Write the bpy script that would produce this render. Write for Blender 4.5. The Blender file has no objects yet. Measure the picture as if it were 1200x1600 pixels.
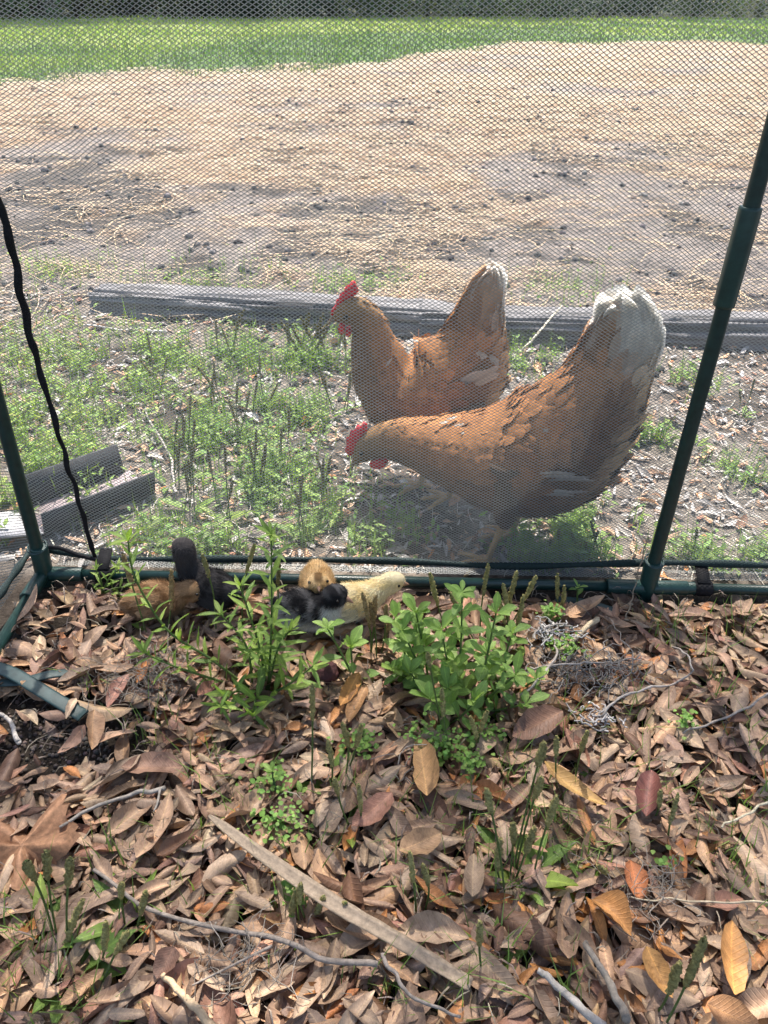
import bpy, math, random
import numpy as np
from mathutils import Matrix, Vector

scene = bpy.context.scene
COL = scene.collection
rng = np.random.RandomState(7)
random.seed(7)
R_ = math.radians

# ------------------------------------------------------------------ camera
CAM_H, PITCH, ROLL, FPX = 0.78, R_(34.0), R_(1.3), 1200.0
F_ = np.array([0, math.cos(PITCH), -math.sin(PITCH)])
U0 = np.array([0, math.sin(PITCH), math.cos(PITCH)])
R0 = np.array([1.0, 0, 0])
RT = math.cos(ROLL) * R0 + math.sin(ROLL) * U0
UP = math.cos(ROLL) * U0 - math.sin(ROLL) * R0
CAM = np.array([0, 0, CAM_H])
cam_d = bpy.data.cameras.new("camera")
cam = bpy.data.objects.new("camera", cam_d)
COL.objects.link(cam)
cam.matrix_world = Matrix(((RT[0], UP[0], -F_[0], 0), (RT[1], UP[1], -F_[1], 0),
                           (RT[2], UP[2], -F_[2], CAM_H), (0, 0, 0, 1)))
cam_d.sensor_fit = 'VERTICAL'
cam_d.sensor_height = 36.0
cam_d.lens = 27.0
cam_d.clip_start = 0.02
cam_d.clip_end = 2000
scene.camera = cam

# ------------------------------------------------------------------ sky, sun, exposure
SUN_EL, SUN_AZ = R_(62), R_(-5)        # azimuth from +Y (away from the camera) towards +X
sun_vec = np.array([math.cos(SUN_EL) * math.sin(SUN_AZ), math.cos(SUN_EL) * math.cos(SUN_AZ), math.sin(SUN_EL)])
w = bpy.data.worlds.new("World")
scene.world = w
w.use_nodes = True
nt = w.node_tree
bg = nt.nodes["Background"]
sky = nt.nodes.new("ShaderNodeTexSky")
sky.sky_type = 'NISHITA'
sky.sun_disc = False
sky.sun_elevation = SUN_EL
sky.sun_rotation = SUN_AZ
sky.air_density = 1.0
sky.dust_density = 2.5
sky.ozone_density = 0.6
nt.links.new(sky.outputs[0], bg.inputs[0])
bg.inputs[1].default_value = 0.145
sd = bpy.data.lights.new("sun", 'SUN')
sd.energy = 4.3
sd.angle = R_(0.55)
sd.color = (1.0, 0.945, 0.86)
sun = bpy.data.objects.new("sun", sd)
COL.objects.link(sun)
sun.rotation_euler = Vector(-sun_vec).to_track_quat('-Z', 'Y').to_euler()
sun.location = (3, 4, 6)
scene.view_settings.view_transform = 'Standard'
scene.view_settings.look = 'None'
scene.view_settings.exposure = 1.36
scene.view_settings.gamma = 1.0
scene.view_settings.use_curve_mapping = False
scene.cycles.max_bounces = 7
scene.cycles.transparent_max_bounces = 6
scene.cycles.use_denoising = True

# ------------------------------------------------------------------ helpers
def ray(u, v):
    return F_ + RT * ((u - 600) / FPX) + UP * ((800 - v) / FPX)

def G(u, v, z=0.0):
    """point of the photograph -> point on the horizontal plane at height z"""
    d = ray(u, v)
    return CAM + d * ((z - CAM_H) / d[2])

def PY(u, v, y0, k=0.0):
    """point of the photograph -> point on the upright plane y = y0 + k*x"""
    d = ray(u, v)
    return CAM + d * (y0 / (d[1] - k * d[0]))

def _h(ix, iy, seed):
    n = (ix * 374761393 + iy * 668265263 + seed * 974711) & 0x7fffffff
    n = ((n ^ (n >> 13)) * 1274126177) & 0x7fffffff
    n = (n ^ (n >> 16)) & 0xffff
    return n / 65535.0

def vnoise(x, y, seed=0):
    x = np.asarray(x, float); y = np.asarray(y, float)
    xi = np.floor(x).astype(np.int64); yi = np.floor(y).astype(np.int64)
    fx = x - xi; fy = y - yi
    fx = fx * fx * (3 - 2 * fx); fy = fy * fy * (3 - 2 * fy)
    a = _h(xi, yi, seed); b = _h(xi + 1, yi, seed); c = _h(xi, yi + 1, seed); d = _h(xi + 1, yi + 1, seed)
    return (a * (1 - fx) + b * fx) * (1 - fy) + (c * (1 - fx) + d * fx) * fy

def fbm(x, y, oct=4, seed=0):
    s = 0; a = 0.5; t = 0
    for o in range(oct):
        s = s + a * vnoise(np.asarray(x) * 2 ** o + 17.3 * o, np.asarray(y) * 2 ** o - 9.1 * o, seed + o); t += a; a *= 0.5
    return s / t

def sstep(a, b, x):
    t = np.clip((np.asarray(x, float) - a) / (b - a), 0, 1)
    return t * t * (3 - 2 * t)

def lerp(a, b, t):
    return a + (b - a) * t

def mesh(name, V, F, col=None, smooth=False, luv=None):
    V = np.ascontiguousarray(V, np.float32).reshape(-1, 3)
    Fs = F if isinstance(F, (list, tuple)) else [F]
    Fs = [np.asarray(f, np.int32) for f in Fs if len(f)]
    me = bpy.data.meshes.new(name)
    me.vertices.add(len(V)); me.vertices.foreach_set("co", V.ravel())
    vi = np.concatenate([f.ravel() for f in Fs]).astype(np.int32)
    tot = np.concatenate([np.full(len(f), f.shape[1], np.int32) for f in Fs])
    st = np.concatenate([[0], np.cumsum(tot)[:-1]]).astype(np.int32)
    me.loops.add(len(vi)); me.loops.foreach_set("vertex_index", vi)
    me.polygons.add(len(tot)); me.polygons.foreach_set("loop_start", st)
    if smooth:
        me.polygons.foreach_set("use_smooth", np.ones(len(tot), bool))
    if col is not None:
        c = np.ones((len(V), 4), np.float32); c[:, :3] = np.asarray(col).reshape(-1, 3) if np.ndim(col) > 1 else np.asarray(col)[None]
        at = me.color_attributes.new("Col", 'FLOAT_COLOR', 'POINT')
        at.data.foreach_set("color", c.ravel())
    if luv is not None:
        at = me.attributes.new("Leaf", 'FLOAT_VECTOR', 'POINT')
        at.data.foreach_set("vector", np.ascontiguousarray(luv, np.float32).ravel())
    me.update(calc_edges=True)
    return me

def link(name, me, mat=None, parent=None, kind=None):
    o = bpy.data.objects.new(name, me)
    COL.objects.link(o)
    if mat is not None and me is not None and len(me.materials) == 0:
        me.materials.append(mat)
    if parent is not None:
        o.parent = parent
    if kind: o["kind"] = kind
    return o

def obj(name, V, F, mat, parent=None, col=None, smooth=False, kind=None, luv=None):
    """world-space vertices -> one mesh object; under a parent they are taken relative to its location"""
    V = np.asarray(V, float).reshape(-1, 3)
    if parent is not None:
        V = V - base_of(parent)
    return link(name, mesh(name, V, F, col, smooth, luv), mat, parent, kind)

def base_of(o):
    b = np.zeros(3)
    while o is not None:
        b = b + np.array(o.location); o = o.parent
    return b

def obj_o(name, V, F, mat, origin, col=None, smooth=False, luv=None):
    o = link(name, mesh(name, np.asarray(V, float).reshape(-1, 3) - np.asarray(origin), F, col, smooth, luv), mat)
    o.location = origin
    return o

def empty(name, loc, label, cat, group=None):
    o = bpy.data.objects.new(name, None)
    o.empty_display_size = 0.05
    COL.objects.link(o); o.location = loc
    return tag(o, label, cat, group)

def tag(o, label, cat, group=None):
    o["label"] = label; o["category"] = cat
    if group: o["group"] = group
    return o

def frames(d, n):
    """(m,3) x directions and rough normals -> (m,3,3) with columns x, y, z"""
    d = d / np.linalg.norm(d, axis=1, keepdims=True)
    y = np.cross(n, d); y = y / np.maximum(np.linalg.norm(y, axis=1, keepdims=True), 1e-9)
    z = np.cross(d, y)
    return np.stack([d, y, z], axis=2)

def scatter(tv, tf, M, T, col=None, tcol=None):
    n = len(tv); m = len(T)
    V = np.einsum('mij,nj->mni', M, tv) + T[:, None, :]
    Fo = (tf[None] + (np.arange(m) * n)[:, None, None]).reshape(-1, tf.shape[1])
    C = None
    if col is not None:
        C = np.repeat(np.asarray(col)[:, None, :], n, axis=1)
        if tcol is not None: C = C * np.asarray(tcol).reshape(1, n, -1)
        C = np.clip(C, 0, 1).reshape(-1, 3)
    return V.reshape(-1, 3), Fo, C

def join(parts):
    """[(V,F,C)] -> one V,F,C"""
    Vs, Fs3, Fs4, Cs, k = [], [], [], [], 0
    for V, F, C in parts:
        V = np.asarray(V).reshape(-1, 3)
        for f in (F if isinstance(F, list) else [F]):
            f = np.asarray(f)
            if len(f): (Fs3 if f.shape[1] == 3 else Fs4).append(f + k)
        Vs.append(V); k += len(V)
        Cs.append(np.ones((len(V), 3)) if C is None else np.broadcast_to(np.asarray(C), (len(V), 3)))
    F = []
    if Fs3: F.append(np.concatenate(Fs3))
    if Fs4: F.append(np.concatenate(Fs4))
    return np.concatenate(Vs), F, np.concatenate(Cs)

def grid_faces(r, c, wrap=False):
    a = np.arange(r * c).reshape(r, c)
    if wrap:
        b = np.roll(a, -1, axis=1)
        return np.stack([a[:-1], b[:-1], b[1:], a[1:]], -1).reshape(-1, 4)
    return np.stack([a[:-1, :-1], a[:-1, 1:], a[1:, 1:], a[1:, :-1]], -1).reshape(-1, 4)

def catmull(P, n):
    P = np.asarray(P, float)
    k = len(P)
    t = np.linspace(0, k - 1, n)
    i = np.clip(np.floor(t).astype(int), 0, k - 2); f = (t - i)[:, None]
    p0 = P[np.maximum(i - 1, 0)]; p1 = P[i]; p2 = P[i + 1]; p3 = P[np.minimum(i + 2, k - 1)]
    return 0.5 * ((2 * p1) + (-p0 + p2) * f + (2 * p0 - 5 * p1 + 4 * p2 - p3) * f ** 2 + (-p0 + 3 * p1 - 3 * p2 + p3) * f ** 3)

def tube(P, r, sides=7, cap=True, ref=None):
    P = np.asarray(P, float); n = len(P)
    r = np.broadcast_to(np.asarray(r, float), (n,))
    t = np.gradient(P, axis=0); t /= np.linalg.norm(t, axis=1, keepdims=True)
    if ref is None:
        ref = np.array([0, 0, 1.0]) if abs(t[:, 2]).mean() < 0.8 else np.array([1.0, 0, 0])
    a = np.cross(t, ref); a /= np.maximum(np.linalg.norm(a, axis=1, keepdims=True), 1e-9)
    b = np.cross(t, a)
    th = np.arange(sides) * 2 * np.pi / sides
    V = P[:, None] + r[:, None, None] * (np.cos(th)[None, :, None] * a[:, None] + np.sin(th)[None, :, None] * b[:, None])
    V = V.reshape(-1, 3); F = [grid_faces(n, sides, True)]
    if cap:
        V = np.concatenate([V, P[:1], P[-1:]])
        c0, c1 = n * sides, n * sides + 1
        i = np.arange(sides); j = (i + 1) % sides
        F.append(np.concatenate([np.stack([np.full(sides, c0), j, i], 1),
                                 np.stack([np.full(sides, c1), (n - 1) * sides + i, (n - 1) * sides + j], 1)]))
    return V, F

# ------------------------------------------------------------------ materials
MATS = {}
def nodes_of(name):
    m = bpy.data.materials.new(name); m.use_nodes = True
    n = m.node_tree
    p = n.nodes["Principled BSDF"]
    MATS[name] = m
    return m, n, p

def ramp(n, fac, stops):
    r = n.nodes.new("ShaderNodeValToRGB")
    el = r.color_ramp.elements
    while len(el) < len(stops): el.new(0.5)
    for e, (p, c) in zip(el, stops):
        e.position = p; e.color = (*c, 1) if len(c) == 3 else c
    n.links.new(fac, r.inputs[0])
    return r.outputs[0]

def noise(n, scale, detail=4, rough=0.6, vec=None, stretch=None):
    t = n.nodes.new("ShaderNodeTexNoise")
    t.inputs["Scale"].default_value = scale; t.inputs["Detail"].default_value = detail
    t.inputs["Roughness"].default_value = rough
    tc = n.nodes.new("ShaderNodeTexCoord")
    src = tc.outputs["Object"]
    if stretch is not None:
        mp = n.nodes.new("ShaderNodeMapping"); mp.inputs["Scale"].default_value = stretch
        n.links.new(src, mp.inputs[0]); src = mp.outputs[0]
    n.links.new(src, t.inputs["Vector"])
    return t.outputs["Fac"]

def mul(n, a, b, blend='MULTIPLY', fac=1.0):
    m = n.nodes.new("ShaderNodeMix"); m.data_type = 'RGBA'; m.blend_type = blend
    m.inputs[0].default_value = fac
    for s, x in ((m.inputs[6], a), (m.inputs[7], b)):
        if isinstance(x, tuple): s.default_value = (*x, 1)
        else: n.links.new(x, s)
    return m.outputs[2]

def bump(n, p, h, strength, dist=0.01):
    b = n.nodes.new("ShaderNodeBump"); b.inputs["Strength"].default_value = strength
    b.inputs["Distance"].default_value = dist
    n.links.new(h, b.inputs["Height"]); n.links.new(b.outputs[0], p.inputs["Normal"])

def mat_attr(name, rough=0.7, nscale=60, namt=0.35, transl=0.0, bstr=0.3, spec=0.3, bdist=0.002, tcol=None):
    """vertex colour x procedural mottling, optional light passing through thin leaves"""
    m, n, p = nodes_of(name)
    at = n.nodes.new("ShaderNodeAttribute"); at.attribute_name = "Col"
    f = noise(n, nscale, 4, 0.65)
    lo, hi = 1 - namt, 1 + namt * 0.75
    c = mul(n, at.outputs["Color"], ramp(n, f, [(0.28, (lo, lo, lo)), (0.72, (hi, hi, hi))]))
    n.links.new(c, p.inputs["Base Color"])
    p.inputs["Roughness"].default_value = rough
    p.inputs["Specular IOR Level"].default_value = spec
    if bstr: bump(n, p, noise(n, nscale * 1.7, 3), bstr, bdist)
    if transl > 0:
        t = n.nodes.new("ShaderNodeBsdfTranslucent")
        if tcol: n.links.new(mul(n, c, tcol), t.inputs[0])
        else: n.links.new(c, t.inputs[0])
        mx = n.nodes.new("ShaderNodeMixShader"); mx.inputs[0].default_value = transl
        out = n.nodes["Material Output"]
        n.links.new(p.outputs[0], mx.inputs[1]); n.links.new(t.outputs[0], mx.inputs[2])
        n.links.new(mx.outputs[0], out.inputs[0])
    return m

def mat_plain(name, col, rough=0.5, nscale=40, namt=0.2, bstr=0.1, spec=0.5, stretch=None, bdist=0.002, sss=0):
    m, n, p = nodes_of(name)
    f = noise(n, nscale, 5, 0.65, stretch=stretch)
    c0 = tuple(x * (1 - namt) for x in col); c1 = tuple(min(1, x * (1 + namt)) for x in col)
    n.links.new(ramp(n, f, [(0.3, c0), (0.7, c1)]), p.inputs["Base Color"])
    p.inputs["Roughness"].default_value = rough
    p.inputs["Specular IOR Level"].default_value = spec
    if sss:
        p.inputs["Subsurface Weight"].default_value = sss; p.inputs["Subsurface Radius"].default_value = (0.008, 0.002, 0.001)
    if bstr: bump(n, p, noise(n, nscale * 2, 4, stretch=stretch), bstr, bdist)
    return m

def mat_leaf(name, rough, transl, spec, vein, blotch, tcol, rib):
    """leaf: colour attribute, midrib, side veins and blotches laid out in the leaf's own coordinates (Leaf.xy), Leaf.z = its own seed"""
    m, n, p = nodes_of(name)
    at = n.nodes.new("ShaderNodeAttribute"); at.attribute_name = "Col"
    lf = n.nodes.new("ShaderNodeAttribute"); lf.attribute_name = "Leaf"
    sp = n.nodes.new("ShaderNodeSeparateXYZ"); n.links.new(lf.outputs["Vector"], sp.inputs[0])
    def mth(op, a, b=None):
        q = n.nodes.new("ShaderNodeMath"); q.operation = op
        for s, x in zip(q.inputs, (a, b)):
            if x is None: continue
            if isinstance(x, (int, float)): s.default_value = x
            else: n.links.new(x, s)
        return q.outputs[0]
    ay = mth('ABSOLUTE', sp.outputs[1])
    wv = mth('ABSOLUTE', mth('SUBTRACT', mth('FRACT', mth('MULTIPLY', mth('SUBTRACT', sp.outputs[0], mth('MULTIPLY', ay, 0.9)), 11.0)), 0.5))
    t = n.nodes.new("ShaderNodeTexNoise"); t.inputs["Scale"].default_value = 3.2; t.inputs["Detail"].default_value = 6; t.inputs["Roughness"].default_value = 0.7
    n.links.new(lf.outputs["Vector"], t.inputs["Vector"])
    t2 = n.nodes.new("ShaderNodeTexNoise"); t2.inputs["Scale"].default_value = 14; t2.inputs["Detail"].default_value = 5; t2.inputs["Roughness"].default_value = 0.7
    n.links.new(lf.outputs["Vector"], t2.inputs["Vector"])
    b = blotch
    c = mul(n, at.outputs["Color"], ramp(n, t.outputs["Fac"], [(0.32, (1 - b, 1 - b * 1.08, 1 - b * 1.1)), (0.5, (1, 1, 1)), (0.70, (1 + b * .55, 1 + b * .5, 1 + b * .45))]))
    c = mul(n, c, ramp(n, t2.outputs["Fac"], [(0.30, (1 - b * .7,) * 3), (0.48, (1, 1, 1)), (0.75, (1 + b * .25,) * 3)]))
    c = mul(n, c, ramp(n, wv, [(0.0, (1 + vein, 1 + vein, 1 + vein * .8)), (0.10, (1, 1, 1))]))
    c = mul(n, c, ramp(n, ay, [(0.0, (rib, rib, rib * .9)), (0.018, (1, 1, 1))]))
    n.links.new(c, p.inputs["Base Color"])
    p.inputs["Roughness"].default_value = rough; p.inputs["Specular IOR Level"].default_value = spec
    h = mth('ADD', mth('MULTIPLY', t2.outputs["Fac"], 0.6), mth('MINIMUM', mth('MULTIPLY', wv, 2.0), 0.35))
    bump(n, p, h, 0.45, 0.0016)
    tr = n.nodes.new("ShaderNodeBsdfTranslucent"); n.links.new(mul(n, c, tcol), tr.inputs[0])
    mx = n.nodes.new("ShaderNodeMixShader"); mx.inputs[0].default_value = transl
    n.links.new(p.outputs[0], mx.inputs[1]); n.links.new(tr.outputs[0], mx.inputs[2]); n.links.new(mx.outputs[0], n.nodes["Material Output"].inputs[0])
    return m
M_leaf = mat_leaf("dry_leaf", 0.55, 0.10, 0.35, 0.16, 0.42, (1.1, 0.95, 0.8), 1.28)
M_litter = mat_attr("dry_bits", 0.65, 180, 0.38, 0.10, 0.25, 0.3)
M_green = mat_leaf("green_leaf", 0.48, 0.40, 0.4, 0.14, 0.20, (1.15, 1.25, 0.55), 1.4)
M_grass = mat_attr("grass_blade", 0.6, 40, 0.15, 0.40, 0.0, 0.3, tcol=(1.1, 1.2, 0.6))
M_straw = mat_attr("straw", 0.6, 60, 0.25, 0.08, 0.0, 0.3)
M_wood = mat_attr("dead_wood", 0.8, 150, 0.4, 0, 0.5, 0.2)
M_seed = mat_attr("seed_spike", 0.75, 500, 0.4, 0.4, 0.3, 0.2)
M_plume = mat_attr("plumage", 0.7, 260, 0.22, 0.08, 0.25, 0.25)
M_tail = mat_attr("tail_plume", 0.7, 260, 0.18, 0.55, 0.2, 0.25)
M_body = mat_attr("body_feather", 0.8, 160, 0.25, 0, 0.4, 0.2)
M_down = mat_attr("chick_down", 0.85, 300, 0.15, 0.25, 0, 0.15)
M_clod = mat_attr("soil_clod", 0.95, 60, 0.4, 0, 0.6, 0.1, bdist=0.005)
M_tree = mat_attr("tree_leaf", 0.6, 3, 0.3, 0.3, 0, 0.3)
M_bark = mat_attr("bark", 0.9, 12, 0.5, 0, 0.8, 0.1, bdist=0.02)
M_pipe = mat_plain("green_plastic_pipe", (0.009, 0.032, 0.029), 0.38, 90, 0.3, 0.06, 0.5)
M_pipe2 = mat_plain("green_plastic_joint", (0.012, 0.044, 0.038), 0.42, 70, 0.3, 0.06, 0.5)
M_band = mat_plain("black_band", (0.012, 0.012, 0.014), 0.8, 200, 0.4, 0.3, 0.2)
M_hem = mat_plain("dark_hem_webbing", (0.012, 0.026, 0.026), 0.75, 300, 0.4, 0.4, 0.3)
M_strip = mat_plain("green_plastic_strip", (0.026, 0.055, 0.055), 0.55, 60, 0.35, 0.12, 0.45)
M_comb = mat_plain("red_comb", (0.62, 0.03, 0.04), 0.5, 220, 0.3, 0.4, 0.4, sss=0.15)
M_beak = mat_plain("horn", (0.22, 0.13, 0.07), 0.45, 120, 0.3, 0.1)
M_cbeak = mat_plain("chick_beak", (0.35, 0.2, 0.13), 0.5, 120, 0.3, 0.1)
M_eye = mat_plain("eye", (0.012, 0.008, 0.006), 0.12, 50, 0.1, 0)
M_shank = mat_plain("shank_skin", (0.42, 0.27, 0.12), 0.6, 300, 0.3, 0.5)
M_cone = mat_plain("maroon_clump", (0.07, 0.022, 0.022), 0.85, 120, 0.5, 0.7)
M_vine = mat_plain("dry_vine", (0.30, 0.23, 0.16), 0.8, 200, 0.3, 0.3)

def net_material():
    m, n, p = nodes_of("net_thread")
    p.inputs["Base Color"].default_value = (0.075, 0.095, 0.088, 1)
    p.inputs["Roughness"].default_value = 0.42
    p.inputs["Specular IOR Level"].default_value = 0.6
    f = noise(n, 25, 3)
    n.links.new(ramp(n, f, [(0.3, (0.24, 0.255, 0.245)), (0.7, (0.31, 0.325, 0.31))]), p.inputs["Base Color"])
    t = n.nodes.new("ShaderNodeBsdfTranslucent"); t.inputs[0].default_value = (0.30, 0.32, 0.305, 1)
    mx = n.nodes.new("ShaderNodeMixShader"); mx.inputs[0].default_value = 0.16
    n.links.new(p.outputs[0], mx.inputs[1]); n.links.new(t.outputs[0], mx.inputs[2])
    n.links.new(mx.outputs[0], n.nodes["Material Output"].inputs[0])
    return m
M_net = net_material()

def wood_material():
    m, n, p = nodes_of("weathered_timber")
    g = noise(n, 9, 8, 0.72, stretch=(0.35, 6, 6))
    f = noise(n, 3, 4, 0.6)
    c = ramp(n, g, [(0.30, (0.05, 0.048, 0.05)), (0.45, (0.20, 0.193, 0.197)), (0.75, (0.37, 0.36, 0.362))])
    c = mul(n, c, ramp(n, f, [(0.3, (0.75, 0.74, 0.74)), (0.7, (1.1, 1.08, 1.05))]))
    n.links.new(c, p.inputs["Base Color"])
    p.inputs["Roughness"].default_value = 0.85
    p.inputs["Specular IOR Level"].default_value = 0.2
    bump(n, p, g, 0.9, 0.01)
    return m
M_timber = wood_material()

def trough_material():
    m, n, p = nodes_of("weathered_pinkish_metal")
    f = noise(n, 14, 6, 0.65)
    n.links.new(ramp(n, f, [(0.3, (0.20, 0.16, 0.165)), (0.7, (0.38, 0.31, 0.32))]), p.inputs["Base Color"])
    p.inputs["Roughness"].default_value = 0.6
    bump(n, p, noise(n, 60, 4), 0.2, 0.003)
    return m
M_trough = trough_material()

def ground_material():
    m, n, p = nodes_of("soil")
    at = n.nodes.new("ShaderNodeAttribute"); at.attribute_name = "Col"
    f1 = noise(n, 45, 8, 0.7); f2 = noise(n, 7, 5, 0.65)
    c = mul(n, at.outputs["Color"], ramp(n, f1, [(0.32, (0.42, 0.41, 0.41)), (0.5, (0.95, 0.95, 0.95)), (0.7, (1.5, 1.46, 1.42))]))
    c = mul(n, c, ramp(n, f2, [(0.3, (0.72, 0.72, 0.73)), (0.7, (1.2, 1.18, 1.15))]))
    n.links.new(c, p.inputs["Base Color"])
    p.inputs["Roughness"].default_value = 0.95
    p.inputs["Specular IOR Level"].default_value = 0.1
    b = n.nodes.new("ShaderNodeMath"); b.operation = 'ADD'
    n.links.new(f1, b.inputs[0]); n.links.new(noise(n, 160, 5, 0.7), b.inputs[1])
    bump(n, p, b.outputs[0], 0.8, 0.012)
    return m
M_soil = ground_material()

# ------------------------------------------------------------------ ground
WALL_Y, CX = 0.945, -0.53            # line of the net wall, corner of the pen
_lb = np.array([G(*p)[:2] for p in [(0, 128), (100, 117), (250, 100), (300, 108), (500, 105), (600, 92), (680, 80),
                                    (800, 72), (950, 67), (1080, 62), (1200, 68)]])
_lb = _lb[np.argsort(_lb[:, 0])]
def lawn_y(x):
    x = np.asarray(x, float)
    return np.interp(x, _lb[:, 0], _lb[:, 1], left=7.0, right=20.0) + 1.6 * (fbm(x * 1.3, x * 0 + 3, 4, 5) - 0.5)
def wood_y(x):
    return np.interp(np.asarray(x, float), [-40, -11, -0.5, 22, 60], [16, 25, 36, 55, 60])

def ground_h(x, y):
    x = np.asarray(x, float); y = np.asarray(y, float)
    pen = 0.016 * (fbm(x * 9, y * 9, 3, 1) - 0.5)
    out = 0.030 * (fbm(x * 11, y * 11, 4, 2) - 0.5)
    fld = 0.07 * (fbm(x * 2.2, y * 2.2, 5, 3) - 0.5) + 0.035 * (fbm(x * 9, y * 9, 3, 4) - 0.5)
    far = 0.12 * (fbm(x * 0.4, y * 0.4, 3, 6) - 0.5)
    h = lerp(pen, out, sstep(0.97, 1.15, y))
    h = lerp(h, fld, sstep(2.0, 2.6, y))
    h = lerp(h, far, sstep(5, 9, y))
    return h * (1 - 0.85 * np.exp(-((y - WALL_Y) / 0.05) ** 2))

def gh(x, y):
    return float(ground_h(np.array([x]), np.array([y]))[0])

def GG(u, v):
    p = G(u, v); p[2] = gh(p[0], p[1]); return p

def axis(segs):
    out = []
    for a, b, n in segs: out.append(np.linspace(a, b, n, endpoint=False))
    return np.concatenate(out + [[segs[-1][1]]])
pos = 1.4 * (400 / 1.4) ** np.linspace(0, 1, 90)[1:]
gx = np.concatenate([-pos[::-1], axis([(-1.4, 1.4, 230)]), pos])
gy = np.concatenate([axis([(-6, 0.1, 25), (0.1, 2.6, 210)])[:-1], 2.6 + 0.0145 * (1.0235 ** np.arange(1, 275) - 1) / 0.0235])
gy = np.concatenate([gy, [gy[-1] * 1.3, 600, 900]])
X, Y = np.meshgrid(gx, gy)
Z = ground_h(X, Y)
V = np.stack([X, Y, Z], -1).reshape(-1, 3)
x, y = V[:, 0], V[:, 1]
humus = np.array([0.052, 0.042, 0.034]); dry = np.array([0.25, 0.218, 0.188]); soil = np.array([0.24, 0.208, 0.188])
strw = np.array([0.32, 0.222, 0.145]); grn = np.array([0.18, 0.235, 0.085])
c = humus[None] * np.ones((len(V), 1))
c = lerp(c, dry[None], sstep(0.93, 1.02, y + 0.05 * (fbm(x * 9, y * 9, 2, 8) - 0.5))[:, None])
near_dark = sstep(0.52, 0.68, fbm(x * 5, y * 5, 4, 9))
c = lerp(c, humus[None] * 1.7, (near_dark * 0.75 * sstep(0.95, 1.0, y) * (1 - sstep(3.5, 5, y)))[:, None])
fld = sstep(2.0, 2.4, y)
sm = sstep(0.45, 0.62, fbm(x * 1.1, y * 1.1, 4, 11) * 0.7 + 0.3 * fbm(x * 6, y * 6, 3, 12) + 0.17 * sstep(3.0, 6.5, y) - .03)
fc = lerp(soil[None], strw[None], sm[:, None])
fc = fc * (1 - 0.5 * (sstep(0.52, 0.62, fbm(x * 3.1, y * 3.1, 4, 13)) * (1 - .6 * sstep(5, 9, y)))[:, None])
c = lerp(c, fc, fld[:, None])
lw = sstep(-0.5, 0.6, y - lawn_y(x) + 2.2 * (fbm(x * 2.2, y * 2.2, 3, 14) - 0.5))
patch = sstep(0.44, 0.56, fbm(x * 0.22 + 3.1, y * 0.12, 3, 15))
gcol = lerp(grn[None] * np.array([[1.15, 1.1, 1.0]]), grn[None] * np.array([[0.62, 0.72, 0.8]]), patch[:, None])
c = lerp(c, gcol, lw[:, None])
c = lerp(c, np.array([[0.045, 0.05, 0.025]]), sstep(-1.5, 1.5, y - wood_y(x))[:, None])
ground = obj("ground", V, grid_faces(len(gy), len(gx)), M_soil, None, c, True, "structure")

# ------------------------------------------------------------------ lawn blades and straw (nobody could count them)
bl_v = np.array([[0, -.5, 0], [0, .5, 0], [.12, -.32, .55], [.12, .32, .55], [.4, 0, 1.0]]); bl_f3 = np.array([[0, 1, 3], [0, 3, 2], [2, 3, 4]])
def blades(px, py, hgt, wid, col, lean=0.5, zoff=-0.005):
    m = len(px)
    a = rng.uniform(0, 2 * np.pi, m)
    ln = rng.uniform(0.1, 1, m) * lean
    d = np.stack([np.cos(a), np.sin(a), 0 * a], 1)
    M = np.zeros((m, 3, 3))
    M[:, :, 0] = d * (hgt * ln * 2.2)[:, None]
    M[:, :, 1] = np.stack([-np.sin(a), np.cos(a), 0 * a], 1) * wid[:, None]
    M[:, 2, 2] = hgt * np.sqrt(np.maximum(1 - 0.5 * ln ** 2, .2))
    T = np.stack([px, py, ground_h(px, py) + zoff], 1)
    return scatter(bl_v, bl_f3, M, T, col)

def jitcol(base, m, amt=0.2, hue=0.08):
    base = np.asarray(base)
    return np.clip(base[None] * (1 + amt * rng.uniform(-1, 1, (m, 1))) * (1 + hue * rng.uniform(-1, 1, (m, 3))), 0, 1)

n = 52000
t = rng.rand(n); yy = 7.5 * (50 / 7.5) ** t; xx = rng.uniform(-1, 1, n) * (yy * 0.56 + 0.6)
k = (yy > lawn_y(xx) - 2.2 * (fbm(xx * 2.2, yy * 2.2, 3, 14) - 0.5) + rng.normal(0, .3, len(xx))) & (yy < wood_y(xx))
xx, yy = xx[k], yy[k]
pt = sstep(0.44, 0.56, fbm(xx * 0.22 + 3.1, yy * 0.12, 3, 15))[:, None]
cc = lerp(jitcol((0.26, 0.33, 0.12), len(xx), .35, .14), jitcol((0.15, 0.22, 0.085), len(xx), .35, .14), pt)
hh = rng.uniform(.04, .10, len(xx)) * (0.8 + 0.02 * yy)
V, F, C = blades(xx, yy, hh, 0.006 + 0.0011 * yy, cc, .6)
o = obj("lawn_grass", V, F, M_grass, None, C, False, "stuff"); tag(o, "bright green lawn grass beyond the straw field", "grass")

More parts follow.
